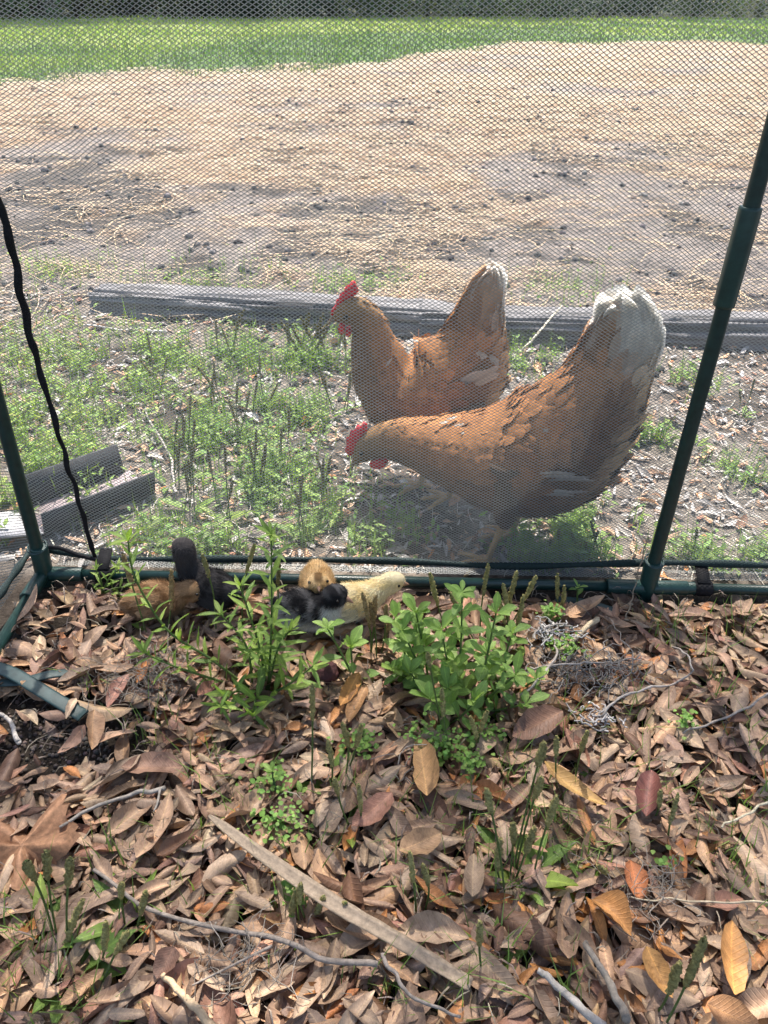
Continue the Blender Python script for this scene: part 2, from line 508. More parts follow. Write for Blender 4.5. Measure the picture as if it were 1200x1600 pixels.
# straw strands lying in mats
def strands(px, py, L, wd, col, z=0.004, seg=4, bend=0.35, ang=None, lift=0.02):
    m = len(px)
    a = rng.uniform(0, np.pi, m) if ang is None else ang
    s = np.linspace(-.5, .5, seg + 1)
    kb = rng.normal(0, bend, m)
    th = a[:, None] + kb[:, None] * s[None] * 2
    dx = np.cumsum(np.cos(th), 1) / (seg + 1) * L[:, None]; dy = np.cumsum(np.sin(th), 1) / (seg + 1) * L[:, None]
    dx -= dx.mean(1, keepdims=True); dy -= dy.mean(1, keepdims=True)
    X = px[:, None] + dx; Y = py[:, None] + dy
    lf = rng.rand(m) ** 2 * lift
    tilt = rng.normal(0, .5, m)
    Z = ground_h(X, Y) + z + lf[:, None] * (1 - (2 * s[None]) ** 2 * .5) + (s[None] * tilt[:, None]) * lift
    Z = np.maximum(Z, ground_h(X, Y) + .001)
    w2 = wd[:, None] * np.where(np.abs(s)[None] > .49, .45, 1.0)
    nx = -np.sin(th) * w2 / 2; ny = np.cos(th) * w2 / 2
    rz = w2 * .35
    P = np.stack([np.stack([X - nx, Y - ny, Z], -1), np.stack([X, Y, Z + rz], -1), np.stack([X + nx, Y + ny, Z], -1)], 2)
    per = (seg + 1) * 3
    f = grid_faces(seg + 1, 3)
    F = (f[None] + (np.arange(m) * per)[:, None, None]).reshape(-1, 4)
    return P.reshape(-1, 3), F, np.repeat(col, per, axis=0)

n = 36000
t = rng.rand(n); yy = 2.05 * (20 / 2.05) ** (t ** 1.05); xx = rng.uniform(-1, 1, n) * (yy * 0.56 + 0.35)
dens = sstep(0.44, 0.62, fbm(xx * 1.1, yy * 1.1, 4, 11) * 0.7 + 0.3 * fbm(xx * 6, yy * 6, 3, 12) + 0.17 * sstep(3.0, 6.5, yy) - .03)
k = (rng.rand(n) < 0.10 + 0.9 * dens) & (yy < lawn_y(xx) + .3)
xx, yy = xx[k], yy[k]; m = len(xx)
cc = lerp(jitcol((0.45, 0.32, 0.19), m, .35, .06), jitcol((0.37, 0.28, 0.20), m, .35, .05), rng.rand(m, 1))
V, F, C = strands(xx, yy, rng.uniform(.07, .30, m) * (1 + .05 * yy), 0.0022 + .0006 * yy, cc, .004, 3, .6, rng.normal(0.15, 0.75, m), 0.035)
o = obj("straw_mulch", V, F, M_straw, None, C, False, "stuff"); tag(o, "loose dry straw spread over the grey soil beyond the timbers", "straw")

# lumps of soil
def ico():
    p = (1 + 5 ** .5) / 2
    v = np.array([[-1, p, 0], [1, p, 0], [-1, -p, 0], [1, -p, 0], [0, -1, p], [0, 1, p], [0, -1, -p], [0, 1, -p], [p, 0, -1], [p, 0, 1], [-p, 0, -1], [-p, 0, 1]])
    v /= np.linalg.norm(v[0])
    f = np.array([[0, 11, 5], [0, 5, 1], [0, 1, 7], [0, 7, 10], [0, 10, 11], [1, 5, 9], [5, 11, 4], [11, 10, 2], [10, 7, 6], [7, 1, 8], [3, 9, 4], [3, 4, 2], [3, 2, 6], [3, 6, 8], [3, 8, 9], [4, 9, 5], [2, 4, 11], [6, 2, 10], [8, 6, 7], [9, 8, 1]])
    return v, f
IV, IF = ico()
def sphere(c, r, sub=1):
    v, f = IV.copy(), IF.copy()
    for _ in range(sub):
        mid = {}; nv = list(v); nf = []
        def mp(a, b):
            kk = (min(a, b), max(a, b))
            if kk not in mid:
                q = nv[a] + nv[b]; nv.append(q / np.linalg.norm(q)); mid[kk] = len(nv) - 1
            return mid[kk]
        for a, b, c_ in f:
            ab, bc, ca = mp(a, b), mp(b, c_), mp(c_, a)
            nf += [[a, ab, ca], [b, bc, ab], [c_, ca, bc], [ab, bc, ca]]
        v, f = np.array(nv), np.array(nf)
    return v * np.asarray(r) + np.asarray(c), f
n = 5600
t = rng.rand(n); yy = 1.6 * (9 / 1.6) ** t; xx = rng.uniform(-1, 1, n) * (yy * 0.56 + 0.3)
dk = sstep(0.48, 0.60, fbm(xx * 3.1, yy * 3.1, 4, 13))
k = (rng.rand(n) < 0.12 + 0.88 * dk); xx, yy, dk = xx[k], yy[k], dk[k]; m = len(xx)
M = np.zeros((m, 3, 3)); sc = rng.uniform(.25, 1, m) ** 2 * .014 * (1 + .10 * yy)
ax = rng.normal(size=(m, 3)); M = frames(ax, rng.normal(size=(m, 3))) * (sc[:, None] * rng.uniform(.6, 1.2, (m, 3)))[:, None, :]
T = np.stack([xx, yy, ground_h(xx, yy) + sc * .15], 1)
V, F, C = scatter(IV * (1 + .0 * IV), IF, M, T, jitcol((0.15, 0.135, 0.13), m, .45, .05))
V = V + .004 * (np.stack([vnoise(V[:, 0] * 190, V[:, 1] * 190, 3), vnoise(V[:, 1] * 190, V[:, 2] * 190, 4), vnoise(V[:, 2] * 190, V[:, 0] * 190, 5)], 1) - .5)
o = obj("soil_lumps", V, F, M_clod, None, C, False, "stuff"); tag(o, "dark crumbled soil lumps scattered over the bare ground", "soil")

# ------------------------------------------------------------------ the wood behind the lawn
leafq_v = np.array([[0, 0, 0], [.5, -.28, .04], [.5, .28, .04], [1, 0, -.05]]); leafq_f = np.array([[0, 1, 2], [1, 3, 2]])
def leaf_cloud(cen, rad, m, size, col, up=0.3):
    d = rng.normal(size=(m, 3)); d /= np.linalg.norm(d, axis=1, keepdims=True)
    r = rng.uniform(.35, 1.0, m) ** .6
    lump = 0.75 + 0.5 * vnoise(d[:, 0] * 2.3 + cen[0], d[:, 1] * 2.3 + d[:, 2] * 2 + cen[1], 21)
    T = np.asarray(cen) + d * (r * lump)[:, None] * np.asarray(rad)
    dd = d + rng.normal(0, .7, (m, 3)); nn = rng.normal(size=(m, 3)) + np.array([0, 0, up])
    M = frames(dd, nn) * (size * rng.uniform(.6, 1.3, m))[:, None, None]
    return scatter(leafq_v, leafq_f, M, T, col)

def shrub(x, y, w_, h_, tone, label):
    z = gh(x, y)
    e = empty("woodland_shrub", (x, y, z), label, "shrub", "shrubs along the edge of the wood")
    parts = [leaf_cloud((x + rng.normal(0, .3 * w_), y + rng.normal(0, .2 * w_), z + h_ * rng.uniform(.25, .7)), (w_ * rng.uniform(.4, .7), w_ * .5, h_ * rng.uniform(.3, .5)), 420, .16,
                        jitcol(tone, 420, .45, .12)) for _ in range(5)]
    V, F, C = join(parts); V[:, 2] = np.maximum(V[:, 2], z + .01)
    obj("foliage", V, F, M_tree, e, C)
    st = []
    for _ in range(6):
        a = np.array([x + rng.normal(0, .12), y + rng.normal(0, .12), z - .05]); b = np.array([x + rng.normal(0, w_ * .4), y + rng.normal(0, .3), z + h_ * .8])
        P = np.linspace(a, b, 5) + rng.normal(0, .03, (5, 3)); v, f = tube(P, np.linspace(.03, .012, 5), 5); st.append((v, f, (0.10, .085, .07)))
    V, F, C = join(st); obj("stems", V, F, M_bark, e, C)
def tree(x, y, h_, r, tone, label):
    z = gh(x, y)
    e = empty("woodland_tree", (x, y, z), label, "tree", "trees at the edge of the wood")
    P = np.stack([x + .12 * np.sin(np.linspace(0, 3, 12) + x), y + .1 * np.cos(np.linspace(0, 2.5, 12)), z - .15 + np.linspace(0, h_, 12)], 1)
    parts = [(*tube(P, r * np.concatenate([[1.45, 1.1], np.linspace(1.0, .25, 10)]), 9), (0.24, .215, .185))]
    for i in range(7):
        q = P[5 + i % 6]; a = rng.uniform(0, 6.28); L = rng.uniform(1.2, 2.4)
        bp = q + np.linspace(0, 1, 5)[:, None] * np.array([math.cos(a) * L, math.sin(a) * L, .5 * L])
        parts.append((*tube(bp, np.linspace(r * .35, .02, 5), 5), (0.24, .215, .185)))
    V, F, C = join(parts); obj("trunk", V, F, M_bark, e, C)
    parts = []
    for i in range(9):
        a = rng.uniform(0, 6.28); rr = rng.uniform(0, 1.7)
        parts.append(leaf_cloud((x + math.cos(a) * rr, y + math.sin(a) * rr, z + h_ * rng.uniform(.5, 1.05)), (1.4, 1.4, .9), 260, .30, jitcol(tone, 260, .4, .12)))
    V, F, C = join(parts); obj("crown", V, F, M_tree, e, C)
tones = [((0.055, 0.085, 0.045), "dark evergreen shrub at the edge of the wood"), ((0.085, 0.13, 0.05), "mid green shrub at the edge of the wood"),
         ((0.17, 0.20, 0.09), "pale yellowish green shrub at the edge of the wood")]
us = np.linspace(-90, 1290, 21)
for i, u in enumerate(us):
    d = ray(u, 24); sx = d[0] / d[1]
    yq = 30.0
    for _ in range(20): yq = float(wood_y(sx * yq)) + 1.0
    kk = [0, 1, 2, 0, 1, 1, 0, 0][i % 8] if i > 5 else [2, 1, 1, 2, 0, 1][i]
    shrub(sx * yq, yq + rng.uniform(-.3, .9), 1.0 + .045 * yq, rng.uniform(1.3, 2.4), *tones[kk])
for i, u in enumerate([-40, 75, 150, 300, 405, 520, 610, 760, 850, 985, 1090, 1190]):
    d = ray(u, 24); sx = d[0] / d[1]; yq = 30.0
    for _ in range(20): yq = float(wood_y(sx * yq)) + 2.2
    tree(sx * yq, yq + rng.uniform(-.5, 1.5), rng.uniform(9, 13), rng.uniform(.13, .24), (0.05, .085, .03), "tall tree with a bare brown trunk at the wood edge")
parts = []
for u in np.linspace(-260, 1460, 46):
    d = ray(u, 24); sx = d[0] / d[1]; yq = 30.0
    for _ in range(20): yq = float(wood_y(sx * yq)) + 5.5
    parts.append(leaf_cloud((sx * yq, yq + rng.uniform(0, 3), rng.uniform(.8, 4.2)), (2.6, 1.6, 2.6), 420, .42, jitcol((0.045, .065, .035), 420, .45, .1)))
V, F, C = join(parts); V[:, 2] = np.maximum(V[:, 2], .02)
o = obj("woodland", V, F, M_tree, None, C, False, "stuff"); tag(o, "dark mass of woodland foliage far behind the lawn", "woodland")

# ------------------------------------------------------------------ unseen oak over the pen, added to shade and dapple its floor
ox, oy = 2.7, -1.1
oak = empty("added_shade_oak", (ox, oy, gh(ox, oy)), "unseen spreading oak tree added over the pen to shade its floor", "tree")
P = catmull([[ox, oy, -.1], [ox + .05, oy + .05, 1.2], [ox - .05, oy + .15, 2.4], [ox - .1, oy + .3, 3.6]], 14)
parts = [(*tube(P, np.concatenate([[.34, .28], np.linspace(.25, .15, 12)]), 12), (.16, .135, .115))]
limbs = [[(1.9, .9, 4.4), (1.35, 2.5, 4.6)], [(1.2, .2, 4.5), (.2, 1.0, 4.9)], [(3.2, .6, 4.3), (3.6, 2.2, 4.8)], [(2.2, -2.2, 4.4), (1.2, -3.4, 4.9)], [(3.9, -1.6, 4.3), (5.2, -2.0, 4.8)]]
for lb in limbs:
    Q = catmull([P[-2], *[np.array(q) for q in lb]], 12); parts.append((*tube(Q, np.linspace(.12, .03, 12), 8), (.16, .135, .115)))
V, F, C = join(parts); obj("trunk", V, F, M_bark, oak, C, True)
lsh = sun_vec / sun_vec[2]
parts = []
for (sx_, sy_, zc, rx, ry, m_) in [(-.15, .42, 4.5, .50, .30, 220), (.35, .45, 4.7, .50, .30, 220), (.80, .42, 4.4, .40, .30, 150), (.2, .05, 4.6, .9, .35, 420), (.1, -.5, 4.8, 1.0, .5, 900)]:
    parts.append(leaf_cloud((sx_ + lsh[0] * zc, sy_ + lsh[1] * zc, zc), (rx, ry, .32), m_, .062, jitcol((.06, .10, .03), m_, .35, .1)))
for lb in limbs[1:]:
    parts.append(leaf_cloud(lb[1], (1.1, 1.1, .5), 1800, .08, jitcol((.06, .10, .03), 1800, .35, .1)))
V, F, C = join(parts); obj("crown", V, F, M_tree, oak, C)

# ------------------------------------------------------------------ weathered timbers
def timber(p0, p1, dep, hgt, label, ends=(0.03, 0.02), seed=0):
    """p0,p1: front bottom edge ends"""
    p0 = np.asarray(p0, float); p1 = np.asarray(p1, float)
    L = np.linalg.norm(p1 - p0); ex = (p1 - p0) / L; ey = np.array([-ex[1], ex[0], 0]); ez = np.array([0, 0, 1.0])
    per = []
    nf, ntp = 13, 26
    for i in range(nf): per.append((0, i / nf * hgt))
    for i in range(ntp): per.append((i / ntp * dep, hgt))
    for i in range(6): per.append((dep, hgt * (1 - i / 6)))
    for i in range(6): per.append((dep * (1 - i / 6), 0))
    per = np.array(per); npn = len(per)
    cen = np.array([dep / 2, hgt / 2]); out = per - cen; out /= np.linalg.norm(out, axis=1, keepdims=True)
    # rounded edges
    for cx_, cz_ in ((0, hgt), (dep, hgt)):
        dd = np.hypot(per[:, 0] - cx_, per[:, 1] - cz_)
        per = per - out * (0.016 * np.exp(-(dd / 0.018) ** 2))[:, None]
    ns = 120
    s = np.linspace(0, 1, ns)
    idx = np.arange(npn)
    S, I = np.meshgrid(s, idx, indexing='ij')
    gr = fbm(S * L * 2.2, I * 0.55, 3, 40 + seed) - .5
    fine = vnoise(S * L * 5, I * 1.0, 50 + seed) - .5
    crack = -0.014 * sstep(.64, .74, vnoise(S * L * 1.6 + 4, I * 0.8, 60 + seed))
    chip = -.010 * sstep(.62, .8, fbm(S * L * 9, I * 0.35, 3, 90 + seed))
    disp = .024 * gr + .010 * fine + crack + chip
    endr = np.minimum(np.minimum(S / (ends[0] / L), (1 - S) / (ends[1] / L)), 1)
    shrink = 0.80 + 0.20 * np.sqrt(np.clip(endr, 0, 1))
    Q = cen + (per[None] - cen) * shrink[..., None] + out[None] * disp[..., None]
    sag = .010 * (fbm(s * L * 1.2, s * 0 + seed, 2, 70) - .5)
    endj = np.where((I >= 0) & (S < .01), .012 * (vnoise(I * .7, I * 0 + seed, 77) - .5), 0)
    Pn = p0 + (S * L + endj)[..., None] * ex + Q[..., :1] * ey + (Q[..., 1:] + sag[:, None, None]) * ez
    V = Pn.reshape(-1, 3); F = [grid_faces(ns, npn, True)]
    cv = np.stack([Pn[0].mean(0) + ex * .006, Pn[-1].mean(0) - ex * .004]); V = np.concatenate([V, cv]); b = ns * npn
    j = np.arange(npn); jn = (j + 1) % npn
    F.append(np.concatenate([np.stack([np.full(npn, b), jn, j], 1), np.stack([np.full(npn, b + 1), (ns - 1) * npn + j, (ns - 1) * npn + jn], 1)]))
    e = obj_o("timber_beam", V, F, M_timber, np.append((p0 + ex * L / 2)[:2], 0), None, True)
    tag(e, label, "timber", "old timbers edging the straw field")
    return e
a, b = G(136, 492), G(690, 528); a[2] = b[2] = -.015
timber(a, b, .16, .075, "weathered grey timber with a rounded free end, beside the weeds", (.16, .02), 1)
a, b = G(655, 533), G(1330, 552); a[2] = b[2] = -.012
timber(a, b, .16, .072, "weathered grey timber lying behind the two hens, with straws across its top", (.02, .02), 2)

# ------------------------------------------------------------------ open trough in the weeds
def slab(c4, th):
    """quad corners + thickness vector"""
    c4 = np.asarray(c4, float); th = np.asarray(th, float)
    V = np.concatenate([c4, c4 + th]); F = np.array([[3, 2, 1, 0], [4, 5, 6, 7], [0, 1, 5, 4], [1, 2, 6, 5], [2, 3, 7, 6], [3, 0, 4, 7]])
    return V, F
a = G(88, 832); b = G(242, 772); a[2] = b[2] = .004
ex = (b - a) / np.linalg.norm(b - a); ey = np.array([-ex[1], ex[0], 0]); L = np.linalg.norm(b - a); Wd = .095; ez = np.array([0, 0, 1.0])
M_tside = mat_plain("dark_trough_side", (0.045, .044, .047), .7, 30, .3, .2)
e = empty("metal_trough", tuple((a + b) / 2), "open dark-sided trough with a dusty pinkish floor lying in the weeds", "trough")
v, f = slab([a - ex * .02, b, b + ey * Wd, a - ex * .02 + ey * Wd], ez * .004); obj("floor", v, f, M_trough, e)
v, f = slab([a - ex * .02, b, b + ey * .004, a - ex * .02 + ey * .004], ez * .046); v[4:, :] -= ey * .012; v += ez * .004 - ey * .004; obj("side_wall", v, f, M_tside, e)
v, f = slab([a - ex * .02 + ey * Wd, b - ex * .01 + ey * Wd, b - ex * .01 + ey * (Wd + .004), a - ex * .02 + ey * (Wd + .004)], ez * .055); v[4:, :] += ey * .012; v += ez * .004; obj("side_wall", v, f, M_tside, e)
v, f = slab([a - ex * .02, a - ex * .02 + ey * Wd, a - ex * .11 + ey * Wd * .9 + ez * .03, a - ex * .10 + ez * .03], ez * .004); obj("end_flap", v, f, mat_plain("pale_metal", (0.45, .44, .46), .5, 40, .2, .1), e)

# ------------------------------------------------------------------ the pen: tube frame, joints, net
pen = empty("chicken_pen", (CX, WALL_Y, 0), "green tube-framed chicken pen with fine dark netting stretched over it", "pen")
RX1 = 1.12; TOP = 1.22; YB = -0.75; ZR = 0.019
PX = [CX, 0.414]
def pipe(name, p, q, r, mat, sides=14, parent=None, sag=0, n=2):
    P = np.linspace(p, q, n)
    if sag: P = P + np.array([0, 0, -sag]) * (np.sin(np.linspace(0, np.pi, n)))[:, None]
    v, f = tube(P, r, sides); return obj(name, v, f, mat, parent or pen, None, True)
def joint(name, p, q, r, parent=None, sides=10, lip=True):
    p = np.asarray(p, float); q = np.asarray(q, float); d = (q - p)
    P = np.stack([p, p + d * .001, p + d * .03, p + d * .97, p + d * .999, q]); rr = np.array([r * .96, r * 1.0, r * 1.04, r * 1.04, r, r * .96])
    v, f = tube(P, rr, sides); return obj(name, v, f, M_pipe2, parent or pen)
# posts (drawn slightly off plumb as in the photo)
def post(x, y, lean=(0, 0)):
    P = np.array([[x, y, .0], [x + lean[0] * .4, y + lean[1] * .4, .40], [x + lean[0], y + lean[1], TOP]])
    v, f = tube(catmull(P, 9), .0099, 14); o = obj("post", v, f, M_pipe, pen, None, True)
    return o, P
YF = 0.935
pl, Pl = post(CX, YF, (.02, -.004)); pr, Pr = post(.414, YF, (.002, .0))
joint("sleeve", [.414, YF, .467], [.4145, YF, .585], .0126, pr, 6)
joint("sleeve", [CX + .012, YF, .467], [CX + .013, YF, .585], .0126, pl, 6)
pc, _ = post(RX1, YF); pb, _ = post(CX, YB); pd, _ = post(RX1, YB)
# bottom rails
pipe("bottom_rail", [CX, YF, ZR], [.414, YF, ZR], .0084, M_pipe); pipe("bottom_rail", [.414, YF, ZR], [RX1, YF - .004, ZR], .0084, M_pipe)
pipe("bottom_rail", [CX, YF, ZR], [CX - .012, YB, ZR], .0084, M_pipe); pipe("bottom_rail", [RX1, YF, ZR], [RX1, YB, ZR], .0084, M_pipe)
for a, b in (([CX, YF, TOP], [RX1, YF, TOP]), ([CX, YF, TOP], [CX, YB, TOP]), ([RX1, YF, TOP], [RX1, YB, TOP]), ([CX, YB, TOP], [RX1, YB, TOP])):
    pipe("top_rail", a, b, .0084, M_pipe)
pipe("bottom_rail", [CX, YB, ZR], [RX1, YB, ZR], .0084, M_pipe)
# joints at the corner and the tee
j = joint("corner_joint", [CX, YF, -.004], [CX + .004, YF, .072], .0132)
joint("socket", [CX, YF, ZR], [CX + .062, YF, ZR], .0112, j); joint("socket", [CX, YF, ZR], [CX - .002, YF - .062, ZR], .0112, j)
j = joint("tee_joint", [.414, YF, -.002], [.414, YF, .070], .0132)
joint("socket", [.414, YF, ZR], [.350, YF, ZR], .0118, j); joint("socket", [.414, YF, ZR], [.476, YF, ZR], .0112, j)
joint("socket", [.474, YF, ZR], [.512, YF, ZR], .0100, j)
for x in (CX + .083, .487):
    v, f = tube(np.array([[x, YF, ZR], [x + .026, YF, ZR]]), .0122, 12); obj("strap_band", v, f, M_band, pen)
    v, f = slab([[x + .002, YF - .004, ZR + .012], [x + .022, YF - .004, ZR + .012], [x + .022, WALL_Y + .018, .048], [x + .002, WALL_Y + .018, .048]], [0, .001, .002]); obj("strap_band", v, f, M_band, pen)
for (x, y) in ((CX + .002, YF), (.414, YF)):
    th = np.linspace(0, 2 * np.pi, 17)
    v, f = tube(np.stack([x + .0142 * np.cos(th), y + .0142 * np.sin(th), .071 + .004 * np.sin(th)], 1), .0016, 5, False, np.array([0, 0, 1.0])); obj("clip_ring", v, f, M_strip, pen)

# netting: staggered diamond cells knitted from thin threads, ridge of each thread towards the pen
CW, CH = 0.0076, 0.0048
def net(org, eu, ev, en, wu, hv, cw, ch, tw, td, warp=None, flat=False):
    nu, nv = int(wu / cw), int(hv / ch)
    i, jn = np.meshgrid(np.arange(nu), np.arange(nv), indexing='ij'); i = i.ravel(); jn = jn.ravel()
    c0 = np.stack([i * cw, jn * ch], 1); m0 = c0 + [cw / 2, ch / 2]
    segs = []
    for dx, dy in ((0, 0), (cw, 0), (0, ch), (cw, ch)):
        segs.append((m0, c0 + [dx, dy]))
    A = np.concatenate([s[0] for s in segs]); B = np.concatenate([s[1] for s in segs])
    d = B - A; ln = np.linalg.norm(d, axis=1, keepdims=True); nrm = np.stack([-d[:, 1], d[:, 0]], 1) / ln * (tw / 2)
    A = A - d / ln * tw * .15; B = B + d / ln * tw * .15
    def place(q, depth):
        if warp is not None: q, dz = warp(q)
        else: dz = 0
        return org + q[:, :1] * eu + q[:, 1:] * ev + (np.asarray(depth) + dz)[..., None] * en if np.ndim(dz) else org + q[:, :1] * eu + q[:, 1:] * ev + depth * en
    if flat:
        V = np.stack([place(A - nrm, 0), place(B - nrm, 0), place(B + nrm, 0), place(A + nrm, 0)], 1)
        f = np.array([[0, 1, 2, 3]]); per = 4
    else:
        V = np.stack([place(A - nrm, 0), place(B - nrm, 0), place(A, td), place(B, td), place(A + nrm, 0), place(B + nrm, 0)], 1)
        f = np.array([[0, 1, 3, 2], [2, 3, 5, 4]]); per = 6
    F = (f[None] + (np.arange(len(A)) * per)[:, None, None]).reshape(-1, 4)
    return V.reshape(-1, 3), F
ex, ey, ez = np.eye(3)
def warp_front(q):
    u, v_ = q[:, 0], q[:, 1]
    skew = 0.075 * np.exp(-u / .2)                     # pulled towards the corner seam
    q2 = np.stack([u + .020 * (fbm(u * 2.1, v_ * 2.1, 3, 81) - .5) - skew * .35 * v_ + .0030 * (vnoise(u * 40, v_ * 6, 83) - .5) * (1 + 2 * np.exp(-u / .2)),
                   v_ + .030 * (fbm(u * 1.9 + 5, v_ * 1.9, 3, 82) - .5) * sstep(0, .12, v_) + skew * .5 * np.sin(v_ * 5)], 1)
    dz = -.012 * np.sin(np.clip(u / 1.6, 0, 1) * np.pi) * sstep(0, .3, v_) - .008 * (fbm(u * 3, v_ * 3, 2, 84) - .5) * sstep(0, .1, v_)
    return q2, dz
V, F = net(np.array([CX - .01, WALL_Y + .018, .030]), ex, ez, -ey, RX1 - CX + .02, TOP - .03, CW, CH, .00082, .0005, warp_front)
obj("net_wall", V, F, M_net, pen, None, False, "stuff")
def warp_side(q):
    u, v_ = q[:, 0], q[:, 1]
    return q, .010 * (fbm(u * 4, v_ * 3, 2, 88) - .5)
V, F = net(np.array([CX - .022, WALL_Y + .015, .030]), -ey, ez, ex, 1.3, TOP - .03, CW, CH, .0009, 0, warp_side, True)
obj("net_wall", V, F, M_net, pen, None, False, "stuff")
V, F = net(np.array([CX, YB, TOP + .012]), ex, ey, ez, RX1 - CX, YF - YB, .010, .007, .0021, 0, None, True)
obj("net_roof", V, F, M_net, pen, None, False, "stuff")

# hem of the net: flattened dark webbing tube just above the rail
def hem(P, name="net_hem", r=.0052):
    v, f = tube(catmull(P, 60), r + .0012 * np.sin(np.arange(60) * .9), 8); obj(name, v, f, M_hem, pen, None, True)
HY = WALL_Y + .016
hem([[CX - .015, HY, .052], [CX + .09, HY, .030], [-.3, HY, .034], [0, HY + .004, .036], [.2, HY, .034], [.40, HY, .046], [.55, HY, .048], [.75, HY, .042], [RX1, HY, .04]])
hem([[CX - .018, HY, .052], [CX - .022, .86, .050], [CX - .024, .76, .046], [CX - .026, .5, .044], [CX - .028, -.2, .04]])
# lower edge where the net folds under the rail
V, F = net(np.array([CX + .02, YF + .008, .030]), ex, np.array([0, .98, .12]), ez, RX1 - CX - .02, .022, CW, .0040, .0009, 0, None, True)
obj("net_fold", V, F, M_net, pen, None, False, "stuff")
# seam: bunched dark cord edge running up the front net near the corner
zz = np.linspace(.028, TOP, 150)
sx = np.interp(zz, [.028, .25, .54, TOP], [PY(143, 886, WALL_Y)[0], PY(88, 690, WALL_Y)[0], PY(4, 360, WALL_Y)[0], PY(4, 360, WALL_Y)[0] - .10])
sx = sx + .0012 * np.sin(zz * 120) * (.3 + .7 * vnoise(zz * 9, zz * 0, 91)) + .004 * (vnoise(zz * 14, zz * 0, 92) - .5) + .006 * (vnoise(zz * 5, zz * 0, 94) - .5)
rr = .0026 + .0018 * vnoise(zz * 70, zz * 0, 93) + .0016 * sstep(.2, .5, zz)
v, f = tube(np.stack([sx, np.full_like(zz, WALL_Y + .012) - .002 * np.cos(zz * 95), zz], 1), rr, 7); obj("net_seam", v, f, M_band, pen, None, True)
# tangled cord inside the corner
P = catmull([[CX + .01, YF + .004, .068], [CX + .03, YF + .012, .060], [CX + .055, YF + .014, .046], [CX + .085, YF + .014, .036]], 16)
v, f = tube(P, .0032, 6); obj("net_cord", v, f, M_band, pen, None, True)

# loose curved plastic strips lying by the rails
def strip(pts, wid, label, up=.012, cup=.0012):
    pts = np.asarray(pts); C = catmull(pts, 18)
    t = np.gradient(C, axis=0); t /= np.linalg.norm(t, axis=1, keepdims=True); s = np.stack([-t[:, 1], t[:, 0], 0 * t[:, 0]], 1)
    rows = []
    for q in (-1, -.7, 0, .7, 1): rows.append(C + s * q * wid / 2 + np.array([0, 0, 1]) * (cup * (1 - q * q)))
    for q in (.85, 0, -.85): rows.append(C + s * q * wid / 2 + np.array([0, 0, 1]) * (cup * (1 - q * q) - .0025))
    V = np.stack(rows, 1); k = V.shape[1]
    F = [grid_faces(len(C), k, True), np.array([list(range(k))]), np.array([list(range((len(C) - 1) * k, len(C) * k))[::-1]])]
    o = obj_o("plastic_strip", V.reshape(-1, 3), [F[0], np.concatenate(F[1:])], M_strip, tuple(C.mean(0) * [1, 1, 0]))
    tag(o, label, "strip"); return o
def gz(u, v, z): p = G(u, v, z); return p
strip([gz(-20, 1038, .03), gz(20, 1052, .034), gz(70, 1082, .030), gz(130, 1118, .022)], .019, "curved dark green plastic strip lying on bare soil")
strip([gz(-15, 1066, .020), gz(35, 1064, .026), gz(75, 1054, .026), gz(110, 1050, .020)], .015, "shorter green plastic strip crossing under another by the side rail")
strip([gz(868, 936, .012), gz(900, 938, .014), gz(935, 946, .014), gz(968, 956, .010)], .014, "green plastic strip tucked under the front rail beside the tee joint")

# ------------------------------------------------------------------ birds
fe_s = np.array([0, .25, .6, .85, 1.0]); fe_w = np.array([.22, .42, .5, .38, .08])
fe_v = []
for s_, w_ in zip(fe_s, fe_w):
    for q in (-1, 0, 1): fe_v.append([s_, q * w_, .06 * s_ ** 2 - .12 * abs(q) * w_ + .05 * math.sin(s_ * 3)])
fe_v = np.array(fe_v); fe_f = grid_faces(5, 3)
fe_c = np.repeat(np.array([.78, .90, 1.0, 1.06, 1.12]), 3) * np.tile([1.0, .86, 1.0], 5)

def loft(C, rn, rb, lat, seg=22, n=64, soft=0):
    """C: spine points in the sagittal plane; rn in-plane radius, rb lateral radius"""
    A = catmull(np.concatenate([np.asarray(C, float), np.asarray(rn)[:, None], np.asarray(rb)[:, None]], 1), n)
    P = A[:, :3]; rn = np.maximum(A[:, 3], 1e-4); rb = np.maximum(A[:, 4], 1e-4)
    t = np.gradient(P, axis=0); t /= np.linalg.norm(t, axis=1, keepdims=True)
    for _ in range(soft):                       # ring planes turn gradually through the bends
        tp = np.concatenate([t[:1], t, t[-1:]]); t = tp[:-2] + 2 * tp[1:-1] + tp[2:]; t /= np.linalg.norm(t, axis=1, keepdims=True)
    nn = np.cross(t, lat); nn /= np.linalg.norm(nn, axis=1, keepdims=True)
    th = np.arange(seg) * 2 * np.pi / seg
    V = P[:, None] + np.cos(th)[None, :, None] * nn[:, None] * rn[:, None, None] + np.sin(th)[None, :, None] * lat * rb[:, None, None]
    return V, t

def close_loft(Vg):
    n, s = Vg.shape[:2]
    V = np.concatenate([Vg.reshape(-1, 3), Vg[0].mean(0)[None], Vg[-1].mean(0)[None]])
    i = np.arange(s); j = (i + 1) % s
    return V, [np.concatenate([np.stack([np.full(s, n * s), j, i], 1), np.stack([np.full(s, n * s + 1), (n - 1) * s + i, (n - 1) * s + j], 1)]), grid_faces(n, s, True)]

